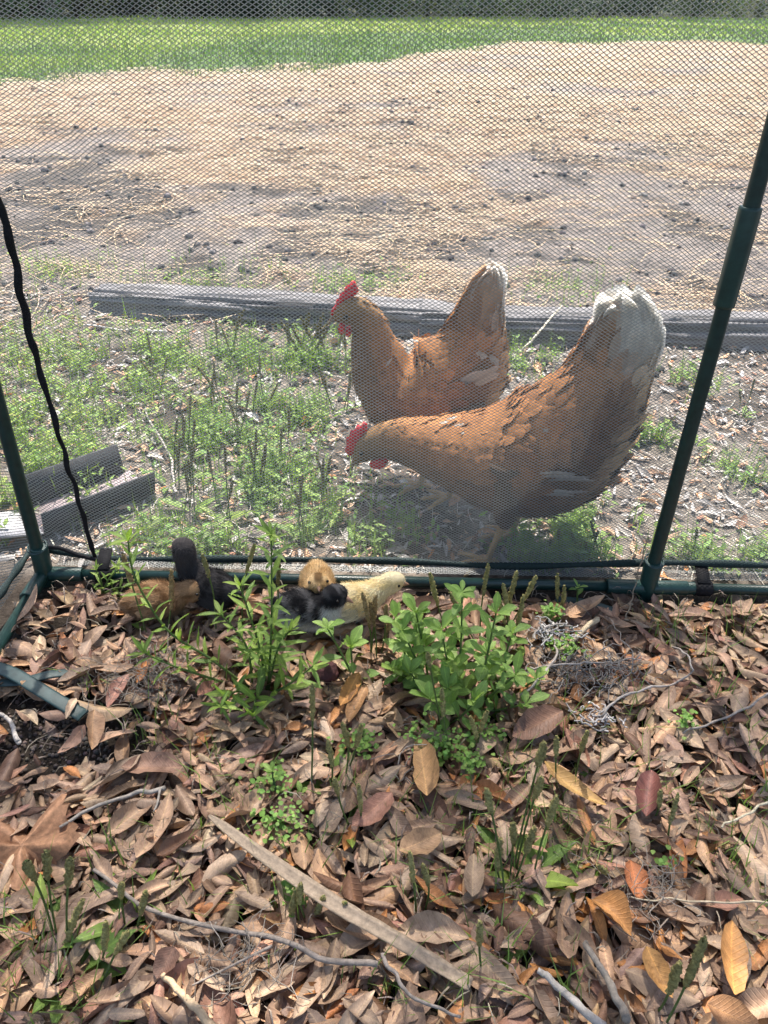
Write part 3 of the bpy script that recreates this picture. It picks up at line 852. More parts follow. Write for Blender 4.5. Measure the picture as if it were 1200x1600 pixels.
def surf_samples(Vg, m, t0=0., t1=1., rg=rng):
    n, s = Vg.shape[:2]
    Vw = np.concatenate([Vg, Vg[:, :1]], 1)
    du = Vw[1:, :-1] - Vw[:-1, :-1]; dv = Vw[:-1, 1:] - Vw[:-1, :-1]
    nr = np.cross(du, dv); ar = np.linalg.norm(nr, axis=2)
    tt = (np.arange(n - 1) + .5) / (n - 1)
    ar = ar * ((tt >= t0) & (tt <= t1))[:, None]
    k = rg.choice(ar.size, m, p=(ar / ar.sum()).ravel())
    i, j = k // s, k % s
    fu = rg.rand(m)[:, None]; fv = rg.rand(m)[:, None]
    P = Vw[i, j] + du[i, j] * fu + dv[i, j] * fv
    N = nr[i, j] / np.maximum(np.linalg.norm(nr[i, j], axis=1, keepdims=True), 1e-12)
    cen = Vg.mean(1)[i]
    N = N * np.sign((N * (P - cen)).sum(1))[:, None]
    T = du[i, j] / np.maximum(np.linalg.norm(du[i, j], axis=1, keepdims=True), 1e-12)
    return P, N, T, (i + fu[:, 0]) / (n - 1), np.cos((j + fv[:, 0]) * 2 * np.pi / s)

def blob(c, r, sub=2, rot=None):
    v, f = sphere((0, 0, 0), r, sub)
    if rot is not None: v = v @ np.asarray(rot).T
    return v + np.asarray(c), f

def hen(label, y0, k, spine, feet, comb, wattles, beak, eye, palecol, seed, pale_spots, tailpale, crease=None, soft=30):
    rg = np.random.RandomState(seed)
    C, rn, rb = [], [], []
    lat = np.array([-k, 1.0, 0]); lat /= np.linalg.norm(lat)
    for (u, v_, r, wb) in spine:
        p = PY(u, v_, y0, k); d = ray(u, v_); D = (p - CAM) @ F_
        C.append(p); rn.append(r * D / FPX); rb.append(wb)
    C = np.array(C); rn = np.array(rn); rb = np.array(rb)
    tg = np.gradient(C, axis=0); tg /= np.linalg.norm(tg, axis=1, keepdims=True)
    nz = np.abs(np.cross(tg, lat)[:, 2])
    el = math.radians(26)
    rn = np.sqrt(np.maximum(rn ** 2 - (rb * math.tan(el) * nz) ** 2, (.55 * rn) ** 2))
    rn = rn * .955
    fx = np.mean([f[0] for f in feet]); fy = np.mean([f[1] for f in feet])
    e = empty("hen", (fx, fy, gh(fx, fy)), label, "hen", "hens outside the net")
    Vg, t = loft(C, rn, rb, lat, soft=soft)
    nR = Vg.shape[0]
    tt = np.repeat(np.linspace(0, 1, nR)[:, None], Vg.shape[1], 1)
    # soft feather-layer relief
    cen = Vg.mean(1, keepdims=True); out = Vg - cen
    Vg = Vg + out * (.06 * (fbm(Vg[..., 0] * 45 + Vg[..., 1] * 30, Vg[..., 2] * 45, 3, seed) - .5))[..., None] * (sstep(.12, .25, tt) * (1 - sstep(.68, .76, tt)))[..., None]
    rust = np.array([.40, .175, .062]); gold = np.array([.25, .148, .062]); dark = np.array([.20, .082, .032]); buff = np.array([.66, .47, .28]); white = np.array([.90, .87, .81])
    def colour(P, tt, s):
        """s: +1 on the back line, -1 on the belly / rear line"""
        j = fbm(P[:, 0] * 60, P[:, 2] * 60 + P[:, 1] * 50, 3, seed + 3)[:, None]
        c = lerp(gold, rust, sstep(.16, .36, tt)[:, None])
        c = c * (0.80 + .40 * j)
        c = lerp(c, np.array([[.16, .095, .052]]), (.8 * sstep(.30, -.30, s) * (1 - sstep(.62, .75, tt)))[:, None])  # shade of the lower flank and belly painted into the plumage colour
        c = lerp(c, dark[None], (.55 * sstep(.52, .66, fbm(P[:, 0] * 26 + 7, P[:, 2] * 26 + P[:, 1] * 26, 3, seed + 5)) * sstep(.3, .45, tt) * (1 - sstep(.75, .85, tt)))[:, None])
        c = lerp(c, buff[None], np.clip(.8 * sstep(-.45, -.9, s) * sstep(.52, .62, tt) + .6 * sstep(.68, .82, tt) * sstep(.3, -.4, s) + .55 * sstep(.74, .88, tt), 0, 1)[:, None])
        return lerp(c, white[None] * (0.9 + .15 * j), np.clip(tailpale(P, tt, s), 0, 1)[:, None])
    V, F = close_loft(Vg)
    Nn = (Vg - Vg.mean(1, keepdims=True)); Nn = Nn / np.maximum(np.linalg.norm(Nn, axis=2, keepdims=True), 1e-9)
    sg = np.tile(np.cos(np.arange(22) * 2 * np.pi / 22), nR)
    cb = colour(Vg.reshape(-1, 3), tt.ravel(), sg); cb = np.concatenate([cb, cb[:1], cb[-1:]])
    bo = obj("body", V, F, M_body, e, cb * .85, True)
    bo.data.materials.append(M_tail)
    ft = np.repeat((np.arange(nR - 1) + .5) / (nR - 1), 22) > .755
    mi = np.zeros(len(bo.data.polygons), np.int32); mi[len(mi) - len(ft):] = 0
    mi[44:44 + len(ft)] = ft; mi[22:44] = 1
    bo.data.polygons.foreach_set("material_index", mi)
    # plumage: overlapping feathers lying back along the body
    P, N, T, ts, ss = surf_samples(Vg, 6500, .045, .985, rg)
    # smooth backward flow, kept tangent to the surface
    ci_ = np.minimum((ts * (nR - 1)).astype(int), nR - 1); Tm = t[ci_]; T = Tm - (Tm * N).sum(1, keepdims=True) * N; T /= np.maximum(np.linalg.norm(T, axis=1, keepdims=True), 1e-9)
    L = np.interp(ts, [0, .08, .2, .35, .55, .75, .9, 1], [.005, .007, .020, .027, .032, .038, .044, .030]) * rg.uniform(.75, 1.25, len(ts))
    W = L * np.interp(ts, [0, .1, .2, .3, .45, .75, 1], [.6, .42, .28, .34, .55, .46, .38])
    cz = np.clip(1 - np.abs(ts - crease[0]) / crease[1], 0, 1) ** .5 * sstep(.2, .7, ss) if crease else 0
    L = L * (1 - .93 * cz)
    lift = rg.uniform(-.02, .04, len(ts)) - .3 * cz + .10 * sstep(.5, .7, ts) * sstep(-.4, -.8, ss)
    lift = np.where(ts > .74, lift * .4, lift)
    D = T + N * lift[:, None] + rg.normal(0, 1, P.shape) * np.where(ts > .74, .04, .07)[:, None]
    M = frames(D, N) * np.stack([L, W, L * .7], 1)[:, None, :]
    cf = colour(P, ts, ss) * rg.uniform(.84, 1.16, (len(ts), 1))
    tl = ts > .74
    for q, mt, nm in ((~tl, M_plume, "plumage"), (tl, M_tail, "tail_coverts")):
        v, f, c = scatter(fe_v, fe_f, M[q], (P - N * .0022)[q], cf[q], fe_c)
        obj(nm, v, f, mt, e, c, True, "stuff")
    # wings: layered long feathers on both flanks
    for sd_ in (-1, 1):
        rows = []
        for (s0, ta, tb, cnt, Lr, dn) in ((.62, .33, .50, 9, .030, .10), (.42, .34, .54, 11, .036, .12), (.20, .36, .56, 11, .044, .12), (-.02, .38, .53, 10, .050, .08), (-.20, .42, .52, 8, .052, .02)):
            for q in range(cnt): rows.append((lerp(tb, ta, (q + .5) / cnt) + rg.normal(0, .004), s0 + rg.normal(0, .03), Lr * rg.uniform(.9, 1.1), dn))
        rows = np.array(rows)
        if sd_ > 0: rows = rows[:31]
        ts, ss, L, dn = rows.T
        fi = ts * (nR - 1); a0 = fi.astype(int); fr = (fi - a0)[:, None]
        th = sd_ * np.arccos(np.clip(ss, -1, 1)); jj = np.round(th / (2 * np.pi) * 22).astype(int) % 22
        P = lerp(Vg[a0, jj], Vg[a0 + 1, jj], fr); N = Nn[a0, jj]; T = t[a0] - (t[a0] * N).sum(1, keepdims=True) * N
        T /= np.linalg.norm(T, axis=1, keepdims=True)
        D = T + np.array([0, 0, -1.0]) * dn[:, None] + N * (-.02 + .05 * rg.rand(len(ts)))[:, None] + rg.normal(0, .03, P.shape)
        M = frames(D, N) * np.stack([L, L * .36, L * .5], 1)[:, None, :]
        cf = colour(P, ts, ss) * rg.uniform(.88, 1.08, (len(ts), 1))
        v, f, c = scatter(fe_v, fe_f, M, P + N * (.003 + .0012 * np.arange(len(ts)) / len(ts))[:, None], cf, fe_c)
        obj("wing", v, f, M_plume, e, c, True)
    # pale feathers that show on the near flank
    for (u, v_, ang, L, m, wr) in pale_spots:
        p = PY(u, v_, y0, k)
        dd = ((Vg.reshape(-1, 3) - CAM)); dn = dd / np.linalg.norm(dd, axis=1, keepdims=True); rr = ray(u, v_); rr = rr / np.linalg.norm(rr)
        near = Vg.reshape(-1, 3)[:, 1] < y0 + k * Vg.reshape(-1, 3)[:, 0] - .0
        q = np.argmax(dn @ rr - 10 * (~near)); p = Vg.reshape(-1, 3)[q]; nq = Nn.reshape(-1, 3)[q]
        a = math.radians(ang)
        D = np.array([[math.cos(a), 0, math.sin(a)]]) + rg.normal(0, .07, (m, 3)); Pp = p + nq * .005 + rg.normal(0, .007, (m, 3)) * np.array([1.4, .15, .6])
        D = D - (D @ nq)[:, None] * nq * .9
        M = frames(D, np.repeat(nq[None], m, 0)) * np.stack([L * rg.uniform(.8, 1.1, m), L * wr * np.ones(m), .5 * L * np.ones(m)], 1)[:, None, :]
        v, f, c = scatter(fe_v, fe_f, M, Pp, np.asarray(palecol)[None] * rg.uniform(.75, 1.1, (m, 1)), fe_c)
        obj("pale_feather", v, f, M_plume, e, c, True)
    # tail: long feathers fanned along the raised end of the body
    P, N, T, ts, ss = surf_samples(Vg, 200, .78, .94, rg)
    L = rg.uniform(.05, .068, len(ts)); D = T + N * .03 + rg.normal(0, .035, P.shape)
    M = frames(D, N) * np.stack([L, L * .28, L * .3], 1)[:, None, :]
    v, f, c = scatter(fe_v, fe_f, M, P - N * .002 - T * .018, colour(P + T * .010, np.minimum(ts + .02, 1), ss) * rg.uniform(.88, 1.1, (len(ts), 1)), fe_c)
    obj("tail", v, f, M_tail, e, c, True)
    # head furniture
    cp = np.array([PY(u - 4, v_ - 2, y0, k) for u, v_ in comb]); n2 = len(cp)
    Vc = np.concatenate([cp - lat * .0022, cp + lat * .0022]); cc_ = cp.mean(0)
    Vc = np.concatenate([Vc, [cc_ - lat * .0045, cc_ + lat * .0045]])
    i = np.arange(n2); jn = (i + 1) % n2
    Fc = [np.stack([i, jn, jn + n2, i + n2], 1), np.concatenate([np.stack([np.full(n2, 2 * n2), jn, i], 1), np.stack([np.full(n2, 2 * n2 + 1), i + n2, jn + n2], 1)])]
    obj("comb", Vc, Fc, M_comb, e)
    for (u, v_, ru, rv) in wattles:
        for sd_ in (-1, 1):
            p = PY(u, v_, y0, k) + lat * .008 * sd_; D = (p - CAM) @ F_
            v, f = blob(p, (ru * D / FPX, .0035, rv * D / FPX), 2); obj("wattle", v, f, M_comb, e, None, True)
    bp = np.array([PY(u, v_, y0, k) for u, v_ in beak])
    v, f = tube(catmull(bp, 9), np.linspace(.0075, .0006, 9), 8, ref=lat); obj("beak", v, f, M_beak, e, None, True)
    for sd_ in (-1, 1):
        p = PY(eye[0], eye[1], y0, k) + lat * sd_ * eye[2]
        v, f = blob(p, .0042, 2); obj("eye", v, f, M_eye, e, None, True)
    # legs
    for i, ft in enumerate(feet):
        hip = np.array([ft[0] + .02, ft[1] + (.0 if abs(ft[1] - y0) < .05 else (.02 if ft[1] < y0 else -.02)), .16]); g = gh(ft[0], ft[1])
        hock = np.array([ft[0] + .018, ft[1], .085]); foot = np.array([ft[0], ft[1], g + .012])
        v, f = tube(catmull([hip + [0, 0, .03], hip, hock + [.002, 0, .012], hock], 14), np.linspace(.036, .0085, 14), 12)
        obj("thigh", v, f, M_body, e, np.array([.11, .066, .038]), True)  # dark tone carries the painted belly shade onto the thigh
        parts = [(*tube(catmull([hock + [.002, 0, .012], hock * .5 + foot * .5, foot], 8), [.0075, .006, .0055, .005, .005, .005, .0055, .006], 8), None)]
        for a in (180, 180 - 38, 180 + 38, 10):
            a = math.radians(a + rg.uniform(-6, 6)); Lt = .052 if a > 1 else .022
            P = foot + np.array([[0, 0, 0], [math.cos(a) * Lt * .5, math.sin(a) * Lt * .5, -.001], [math.cos(a) * Lt, math.sin(a) * Lt, -.007]])
            parts.append((*tube(catmull(P, 7), np.array([.0052, .005, .0045, .0048, .004, .0035, .0012]), 7), None))
        v, f, _ = join(parts); obj("foot", v, f, M_shank, e, None, True)
    return e

# hen pecking at the ground, close behind the net
sp2 = [(555, 722, 5, .004), (562, 713, 13, .012), (573, 702, 22, .019), (590, 692, 28, .023), (612, 689, 37, .030), (645, 692, 47, .040), (700, 704, 66, .062),
       (770, 717, 95, .080), (832, 711, 112, .086), (882, 682, 104, .076), (924, 632, 84, .050), (948, 586, 68, .026), (966, 545, 61, .017), (971, 520, 51, .012), (971, 499, 38, .008), (968, 487, 13, .004)]
f2 = [G(797, 842), G(760, 884)]
def tp2(P, tt, s):
    j = .25 * (fbm(P[:, 0] * 70, P[:, 2] * 22, 2, 71) - .5)
    return .97 * (sstep(.70, .80, tt) * sstep(0, -.4, s + j) + sstep(.76, .84, tt) * sstep(.35, -.1, s + j) + sstep(.78, .84, tt) * sstep(.5, .8, s + j) + sstep(.87, .93, tt + j * .3))
hen("rust brown hen pecking at the ground with a broad white-edged tail", 1.147, -0.3, sp2, f2,
    [(577, 664), (572, 661), (567, 668), (562, 666), (557, 675), (552, 674), (550, 684), (545, 686), (546, 697), (543, 704), (549, 714), (556, 712), (563, 700), (570, 688), (577, 676)],
    [(592, 722, 13, 9)], [(560, 714), (553, 722), (549, 735)], (570, 700, .0205), (.46, .40, .34), 11,
    [(828, 750, 9, .062, 3, .10), (850, 744, 8, .060, 3, .10), (872, 738, 5, .045, 3, .13), (700, 652, 20, .016, 5, .35), (722, 668, 18, .014, 4, .3), (850, 676, 10, .010, 1, .5)], tp2)
# hen standing upright behind it
sp1 = [(521, 500, 4, .004), (528, 495, 12, .011), (540, 489, 22, .018), (556, 487, 27, .022), (572, 503, 29, .025), (580, 530, 36, .031), (590, 562, 47, .044), (608, 600, 62, .062),
       (646, 614, 92, .078), (688, 602, 96, .076), (720, 572, 80, .052), (736, 536, 56, .028), (745, 500, 40, .017), (753, 472, 30, .012), (760, 452, 19, .008), (763, 438, 6, .004)]
f1 = [G(655, 768), G(700, 785)]
def tp1(P, tt, s):
    j = .25 * (fbm(P[:, 0] * 70, P[:, 2] * 22, 2, 73) - .5)
    return .9 * (sstep(.72, .82, tt) * sstep(-.45, -.85, s + j) + sstep(.82, .9, tt) * sstep(.8, .98, s + j) * .6 + sstep(.86, .95, tt + j * .3) * .8)
hen("golden brown hen standing upright with its head high behind another hen", 1.275, 0.0, sp1, f1,
    [(565, 456), (562, 450), (558, 440), (553, 442), (549, 447), (545, 448), (541, 457), (536, 460), (533, 468), (529, 472), (527, 481), (522, 486), (520, 494), (527, 495), (535, 484), (546, 474), (556, 466)],
    [(534, 512, 5, 8), (545, 518, 5, 6)], [(527, 494), (519, 498), (513, 507)], (541, 490, .0195), (.6, .57, .52), 23,
    [(744, 555, -50, .03, 4, .4), (735, 598, 30, .05, 5, .3), (640, 543, -50, .02, 3, .2), (606, 577, 50, .02, 1, .2)], tp1, (.46, .14))

# ------------------------------------------------------------------ chicks
def chick(label, base, yaw, size, spine, colour, beakdir, eyep, seed, wing=True, legs=True, eye_lat=.0135, stripe=None, wingcol=None, nf=8500):
    rg = np.random.RandomState(seed)
    c_, s_ = math.cos(yaw), math.sin(yaw)
    Rz = np.array([[c_, -s_, 0], [s_, c_, 0], [0, 0, 1]])
    base = np.asarray(base, float); base[2] = gh(base[0], base[1]) + .020
    e = empty("chick", tuple(base), label, "chick", "chicks inside the pen")
    W = lambda P: (np.asarray(P) * size * .01) @ Rz.T + base
    sp = np.asarray(spine, float)
    C = np.stack([sp[:, 0], 0 * sp[:, 0] + (sp[:, 4] if sp.shape[1] > 4 else 0), sp[:, 1]], 1)
    Vg, t = loft(C, sp[:, 2], sp[:, 3], np.array([0, 1.0, 0]), 18, 40)
    cen = Vg.mean(1, keepdims=True)
    Vg = Vg + (Vg - cen) * (.16 * (fbm(Vg[..., 0] * 1.1 + Vg[..., 1], Vg[..., 2] * 1.1 + Vg[..., 1] * .7, 3, seed) - .5))[..., None]
    V, F = close_loft(Vg)
    obj("body", W(V), F, M_down, e, np.clip(colour(V, rg) * .85, 0, 1), True)
    P, N, T, ts, _ = surf_samples(Vg, nf, 0, 1, rg)
    hd = np.interp(ts, [0, .55, .8, 1], [1, 1, .6, .45])
    L = rg.uniform(.35, .95, nf) * hd
    D = N * rg.uniform(.25, .8, nf)[:, None] - T * .75 + rg.normal(0, .18, P.shape)
    D /= np.linalg.norm(D, axis=1, keepdims=True)
    sidev = np.cross(D, N); sidev /= np.maximum(np.linalg.norm(sidev, axis=1, keepdims=True), 1e-9)
    wv = .038 * sidev * hd[:, None]
    V = np.stack([P - wv - N * .05, P + wv - N * .05, P + D * L[:, None]], 1).reshape(-1, 3)
    cf = np.clip(np.repeat(colour(P, rg) * rg.uniform(.78, 1.25, (nf, 1)), 3, axis=0), 0, 1)
    obj("down", W(V), np.arange(nf * 3).reshape(-1, 3), M_down, e, cf, False, "stuff")
    if wing:
        for sd_ in (-1, 1):
            m = 26
            px = rg.uniform(-1.6, 1.6, m); pz = rg.uniform(2.6, 4.6, m); o_ = np.argsort(-px)
            px, pz = px[o_], pz[o_]
            i0 = np.searchsorted(sp[:, 0], px) if sp[0, 0] < sp[-1, 0] else np.zeros(m, int)
            yl = np.interp(px, sp[:7, 0], sp[:7, 3]) * np.sqrt(np.clip(1 - ((pz - np.interp(px, sp[:7, 0], sp[:7, 1])) / np.interp(px, sp[:7, 0], sp[:7, 2])) ** 2, .05, 1))
            Pn = np.stack([px, sd_ * (yl + .12), pz], 1)
            Nn = np.stack([0 * px, np.full(m, sd_ * 1.0), .35 * np.ones(m)], 1)
            D = np.stack([-np.ones(m), np.zeros(m), rg.normal(-.28, .12, m)], 1)
            Lw = rg.uniform(1.2, 2.1, m)
            Mw = frames(D, Nn) * np.stack([Lw, Lw * .34, Lw * .4], 1)[:, None, :]
            wc = (wingcol[None] * rg.uniform(.75, 1.2, (m, 1))) if wingcol is not None else colour(Pn, rg) * rg.uniform(.7, 1.15, (m, 1))
            v, f, c = scatter(fe_v, fe_f, Mw, Pn, np.clip(wc, 0, 1), fe_c)
            obj("wing", W(v), f, M_plume, e, c, True)
    b0, b1 = np.asarray(beakdir[0], float), np.asarray(beakdir[1], float)
    v, f = tube(np.stack([lerp(b0, b1, q) for q in (0, .35, .7, 1)]), [.42, .36, .2, .04], 7); obj("beak", W(v), f, M_cbeak, e, None, True)
    for sd_ in (-1, 1):
        v, f = blob((eyep[0], sd_ * eyep[2] + (eyep[3] if len(eyep) > 3 else 0), eyep[1]), .22, 2); obj("eye", W(v), f, M_eye, e, None, True)
    if legs:
        for sd_ in (-1, 1):
            parts = [(*tube([[-.2, sd_ * 1.0, 1.6], [-.3, sd_ * 1.05, .9], [0, sd_ * 1.1, -.5]], [.35, .22, .2], 6), None)]
            for a in (-.6, 0, .6, 3.1):
                parts.append((*tube([[0, sd_ * 1.1, -.45], [math.cos(a) * 1.2, sd_ * 1.1 + math.sin(a) * 1.2, -.55]], [.2, .1], 5), None))
            v, f, _ = join(parts); obj("leg", W(v), f, M_cbeak, e, None, True)
    return e
def tones2(a, b, sc=1.0, seed=0, belly=None, top=None, stripe=False):
    a, b = np.array(a), np.array(b)
    def fn(P, rg):
        n_ = fbm(P[:, 0] * sc + P[:, 1] * .8, P[:, 2] * sc + P[:, 1] * .6, 3, seed)
        c = lerp(a[None], b[None], sstep(.35, .65, n_)[:, None])
        if belly is not None: c = lerp(c, np.array(belly)[None], belly_mask(P)[:, None])
        if stripe: c = lerp(c, np.array([[.10, .05, .02]]), (sstep(7.9, 8.3, P[:, 2]) * sstep(.75, .45, np.abs(P[:, 1])) * .85)[:, None])
        if top is not None: c = lerp(c, np.array(top)[None], sstep(6.2, 8.0, P[:, 2])[:, None])
        return c
    return fn
belly_mask = lambda P: sstep(3.4, 2.2, P[:, 2]) * 0 + (1 - sstep(2.0, 3.2, P[:, 2]))
S_std = [(-4.9, 3.9, .3, .3), (-4.0, 3.7, 1.3, 1.2), (-2.4, 3.4, 2.4, 2.2), (0, 3.4, 2.9, 2.6), (2.0, 3.9, 2.6, 2.3), (3.2, 5.0, 1.95, 1.8), (3.8, 6.1, 1.55, 1.5), (4.25, 7.0, 1.7, 1.55), (4.5, 7.9, 1.35, 1.25), (4.6, 8.5, .4, .4)]
S_low = [(-4.9, 2.3, .3, .3), (-4.0, 2.3, 1.3, 1.4), (-2.4, 2.5, 2.2, 2.4), (0, 2.8, 2.7, 2.7), (1.8, 3.0, 2.3, 2.3), (3.0, 3.5, 1.55, 1.5), (4.0, 4.1, 1.4, 1.4), (5.1, 4.3, 1.75, 1.65), (6.2, 4.0, 1.35, 1.25), (6.9, 3.6, .4, .4)]
S_tall = [(-5.2, 4.3, .3, .3), (-4.2, 4.0, 1.3, 1.2), (-2.4, 3.6, 2.4, 2.3), (0, 3.7, 2.9, 2.6), (1.9, 4.6, 2.3, 2.1), (2.8, 6.0, 1.75, 1.6), (3.1, 7.5, 1.5, 1.45), (3.2, 8.9, 1.6, 1.55), (3.3, 10.1, 1.45, 1.35), (3.3, 10.8, .5, .5)]
S_fwd = [(-4.9, 4.0, .3, .3), (-4.0, 3.8, 1.3, 1.2), (-2.4, 3.5, 2.4, 2.3), (0, 3.5, 2.9, 2.7), (2.0, 4.1, 2.5, 2.3), (3.5, 5.0, 1.9, 1.8), (4.8, 5.8, 1.6, 1.55), (6.0, 6.3, 1.65, 1.55), (7.0, 6.3, 1.2, 1.15), (7.5, 6.1, .4, .4)]
chick("rust brown chick crouched low in the leaves beside a charcoal chick", G(250, 962, .02), R_(6), 1.04, S_low, tones2((.20, .105, .05), (.46, .29, .16), .9, 3, belly=(.24, .17, .11)), ((6.6, 0, 3.8), (7.7, 0, 3.3)), (5.8, 4.7, 1.42), 31, legs=False)
chick("charcoal chick stretching its neck up to look out through the net", G(330, 950, .02), R_(158), 1.05, S_tall, tones2((.018, .017, .019), (.06, .057, .06), 1.2, 5, top=(.075, .067, .067)), ((4.6, 0, 9.0), (5.9, 0, 8.8)), (3.9, 9.6, 1.38), 32, wingcol=np.array([.03, .029, .032]))
chick("golden tan chick with a dark crown stripe facing into the pen", G(497, 938, .02), R_(-82), .94, S_std, tones2((.56, .36, .16), (.70, .50, .27), .7, 7, stripe=True), ((5.5, 0, 7.4), (6.6, 0, 7.1)), (5.0, 7.8, 1.36), 33)
def dk_col(P, rg):
    n_ = fbm(P[:, 0] * .9 + P[:, 1], P[:, 2] * .9, 3, 9)
    c = lerp(np.array([[.016, .0155, .018]]), np.array([[.20, .195, .20]]), sstep(.45, .65, n_)[:, None] * (1 - .6 * sstep(5.5, 6.5, P[:, 2]))[:, None])
    pale = np.clip((1 - sstep(2.6, 4.2, P[:, 2])) * .9 + sstep(2.4, 3.6, P[:, 0]) * (1 - sstep(5.4, 6.3, P[:, 2])), 0, 1)
    return lerp(c, np.array([[.72, .70, .66]]), pale[:, None])
chick("black chick with a pale grey belly standing among green weed leaves", G(479, 980, .02), R_(-14), 1.05, S_std, dk_col, ((5.6, 0, 6.9), (6.8, 0, 6.2)), (5.0, 7.3, 1.42), 34, wingcol=np.array([.30, .29, .295]))
chick("pale yellow chick leaning forward towards the weed leaves by the rail", G(552, 966, .02), R_(12), .98, S_fwd, tones2((.84, .69, .38), (.92, .81, .56), .7, 13, belly=(.74, .70, .62)), ((7.2, 0, 6.0), (8.4, 0, 5.5)), (6.5, 6.6, 1.38), 35, wingcol=np.array([.72, .64, .46]))

# ------------------------------------------------------------------ fallen oak leaves
def leaf_tpl(seed, W=.38, nseg=7, bend=.0, cup=.1, fold=.0, wav=.03, tip=1.0):
    r = np.random.RandomState(seed)
    s = np.linspace(0, 1, nseg + 1); ts = np.array([-1, -.5, 0, .5, 1])
    prof = np.sin(np.pi * np.clip(s, .0, 1) ** (.85 * tip)) ** .55 * W / 2
    prof[0] = .012; prof[-1] = .010
    ph = r.uniform(0, 6.28, 2); sk = r.uniform(-.06, .06)
    V, c = [], []
    for i, si in enumerate(s):
        for t_ in ts:
            wv = 1 + r.uniform(-.10, .10) * abs(t_)
            x = si - .5; yv = t_ * prof[i] * wv + sk * math.sin(si * 3.1)
            z = bend * (4 * (si - .5) ** 2 - .35) + cup * (t_ * prof[i] / (W / 2)) ** 2 * W + fold * abs(t_) * prof[i] + wav * math.sin(si * 6 + ph[0]) * t_ * prof[i] * 4
            V.append([x, yv, z])
            c.append((1.22 if t_ == 0 else (1.0 if abs(t_) < 1 else .88)) * (1 + r.uniform(-.08, .08)))
    V.append([-.5 - r.uniform(.04, .12), sk * .2, V[2][2] + r.uniform(-.01, .02)]); c.append(.8)
    f = grid_faces(nseg + 1, 5)
    ft = np.array([[len(V) - 1, 3, 1]])
    return np.array(V), f, np.array(c)
TPL = [leaf_tpl(100 + i, W=[.27, .33, .36, .22, .30][i % 5], bend=rng.uniform(-.20, .20), cup=rng.uniform(-.5, .6), fold=rng.uniform(-.25, .35), wav=rng.uniform(0, .16), tip=rng.uniform(.85, 1.2)) for i in range(44)]
LC = np.array([(.285, .200, .143), (.36, .255, .178), (.24, .180, .138), (.38, .25, .155), (.38, .185, .075), (.145, .085, .056), (.29, .165, .12), (.37, .285, .21)])
LC = LC * np.array([1.06, .97, .91])
LP = np.array([.24, .20, .17, .13, .04, .07, .07, .08])

def proj(P):
    d = np.asarray(P) - CAM; z = d @ F_
    return 600 + FPX * (d @ RT) / z, 800 - FPX * (d @ UP) / z, z

n = 10500
lx = rng.uniform(-.53, .95, n); ly = rng.uniform(.17, .925, n); lay = rng.randint(0, 4, n)
bare = G(95, 1150)
keep = ~(np.hypot((lx - bare[0]) / .12, (ly - bare[1]) / .07) < 1 + .5 * (fbm(lx * 20, ly * 20, 2, 3) - .5)) | (rng.rand(n) < .10)
corner = (np.hypot((lx + .5) / .12, (ly - .86) / .09) < 1) & (rng.rand(n) < .55)
keep &= ~corner
# leaves thin out a little under the weed clumps
keep &= (ly < .908); lay = np.where(ly > .875, 0, lay)
lx, ly, lay = lx[keep], ly[keep], lay[keep]; n = len(lx)
T = np.stack([lx, ly, ground_h(lx, ly) + .004 + lay * .0055 + rng.rand(n) * .005], 1)
a = rng.uniform(0, 2 * np.pi, n)
d = np.stack([np.cos(a), np.sin(a), rng.normal(0, .12, n)], 1)
nn = np.stack([rng.normal(0, .26, n), rng.normal(0, .26, n), np.ones(n)], 1)
nn[:, 2] *= np.where(rng.rand(n) < .5, 1, -1)
L = np.clip(rng.lognormal(math.log(.0385), .36, n), .012, .078)
M = frames(d, nn) * L[:, None, None]
ci = rng.choice(len(LC), n, p=LP); lc = LC[ci] * rng.uniform(.72, 1.3, (n, 1)) * (1 + .06 * rng.uniform(-1, 1, (n, 3)))
warm = sstep(1230, 1550, proj(T)[1]) * sstep(300, 1000, proj(T)[0])
orange = (rng.rand(n) < .10 * warm); lc[orange] = np.array([.40, .175, .055]) * rng.uniform(.7, 1.2, (orange.sum(), 1))
rot = rng.rand(n) < .12; lc[rot] *= rng.uniform(.35, .6, (rot.sum(), 1))
ti = rng.randint(0, len(TPL), n)
# the 300 that show largest are leaves of their own, children of the ground
u_, v_, z_ = proj(T)
vis = (u_ > -20) & (u_ < 1220) & (v_ < 1620) & (lay >= 2)
score = np.where(vis, (L / z_) ** 2 * (lay - 1.2) * rng.uniform(.6, 1, n), -1)
big = np.zeros(n, bool); big[np.argsort(-score)[:285]] = True
def leaf_uv(tv, m, rg=rng):
    a = np.zeros((m, len(tv), 3)); a[:, :, :2] = tv[None, :, :2]; a[:, :, 2] = (rg.rand(m) * 50)[:, None]
    return a.reshape(-1, 3)
parts = []; luvs = []
for k in range(len(TPL)):
    q = (ti == k) & ~big
    tv, tf, tc = TPL[k]
    parts.append(scatter(tv, tf, M[q], T[q], lc[q], tc[:, None])); luvs.append(leaf_uv(tv, q.sum()))
V, F, C = join(parts)
V[:, 2] = np.maximum(V[:, 2], ground_h(V[:, 0], V[:, 1]) + .0008)
o = obj("leaf_litter", V, F, M_leaf, None, C, True, "stuff", np.concatenate(luvs)); tag(o, "deep brown litter of small fallen oak leaves covering the pen floor", "leaf litter")
LM = {}
def leaf_mesh(k, cidx, base):
    key = (k, cidx)
    if key not in LM:
        tv, tf, tc = TPL[k]
        LM[key] = mesh("dry_leaf", tv, tf, np.clip(np.asarray(base)[None] * tc[:, None], 0, 1), True, leaf_uv(tv, 1)); LM[key].materials.append(M_leaf)
    return LM[key]
tone = [LC[i] * s for i in range(len(LC)) for s in (.8, 1.05)] + [np.array([.41, .18, .055])]
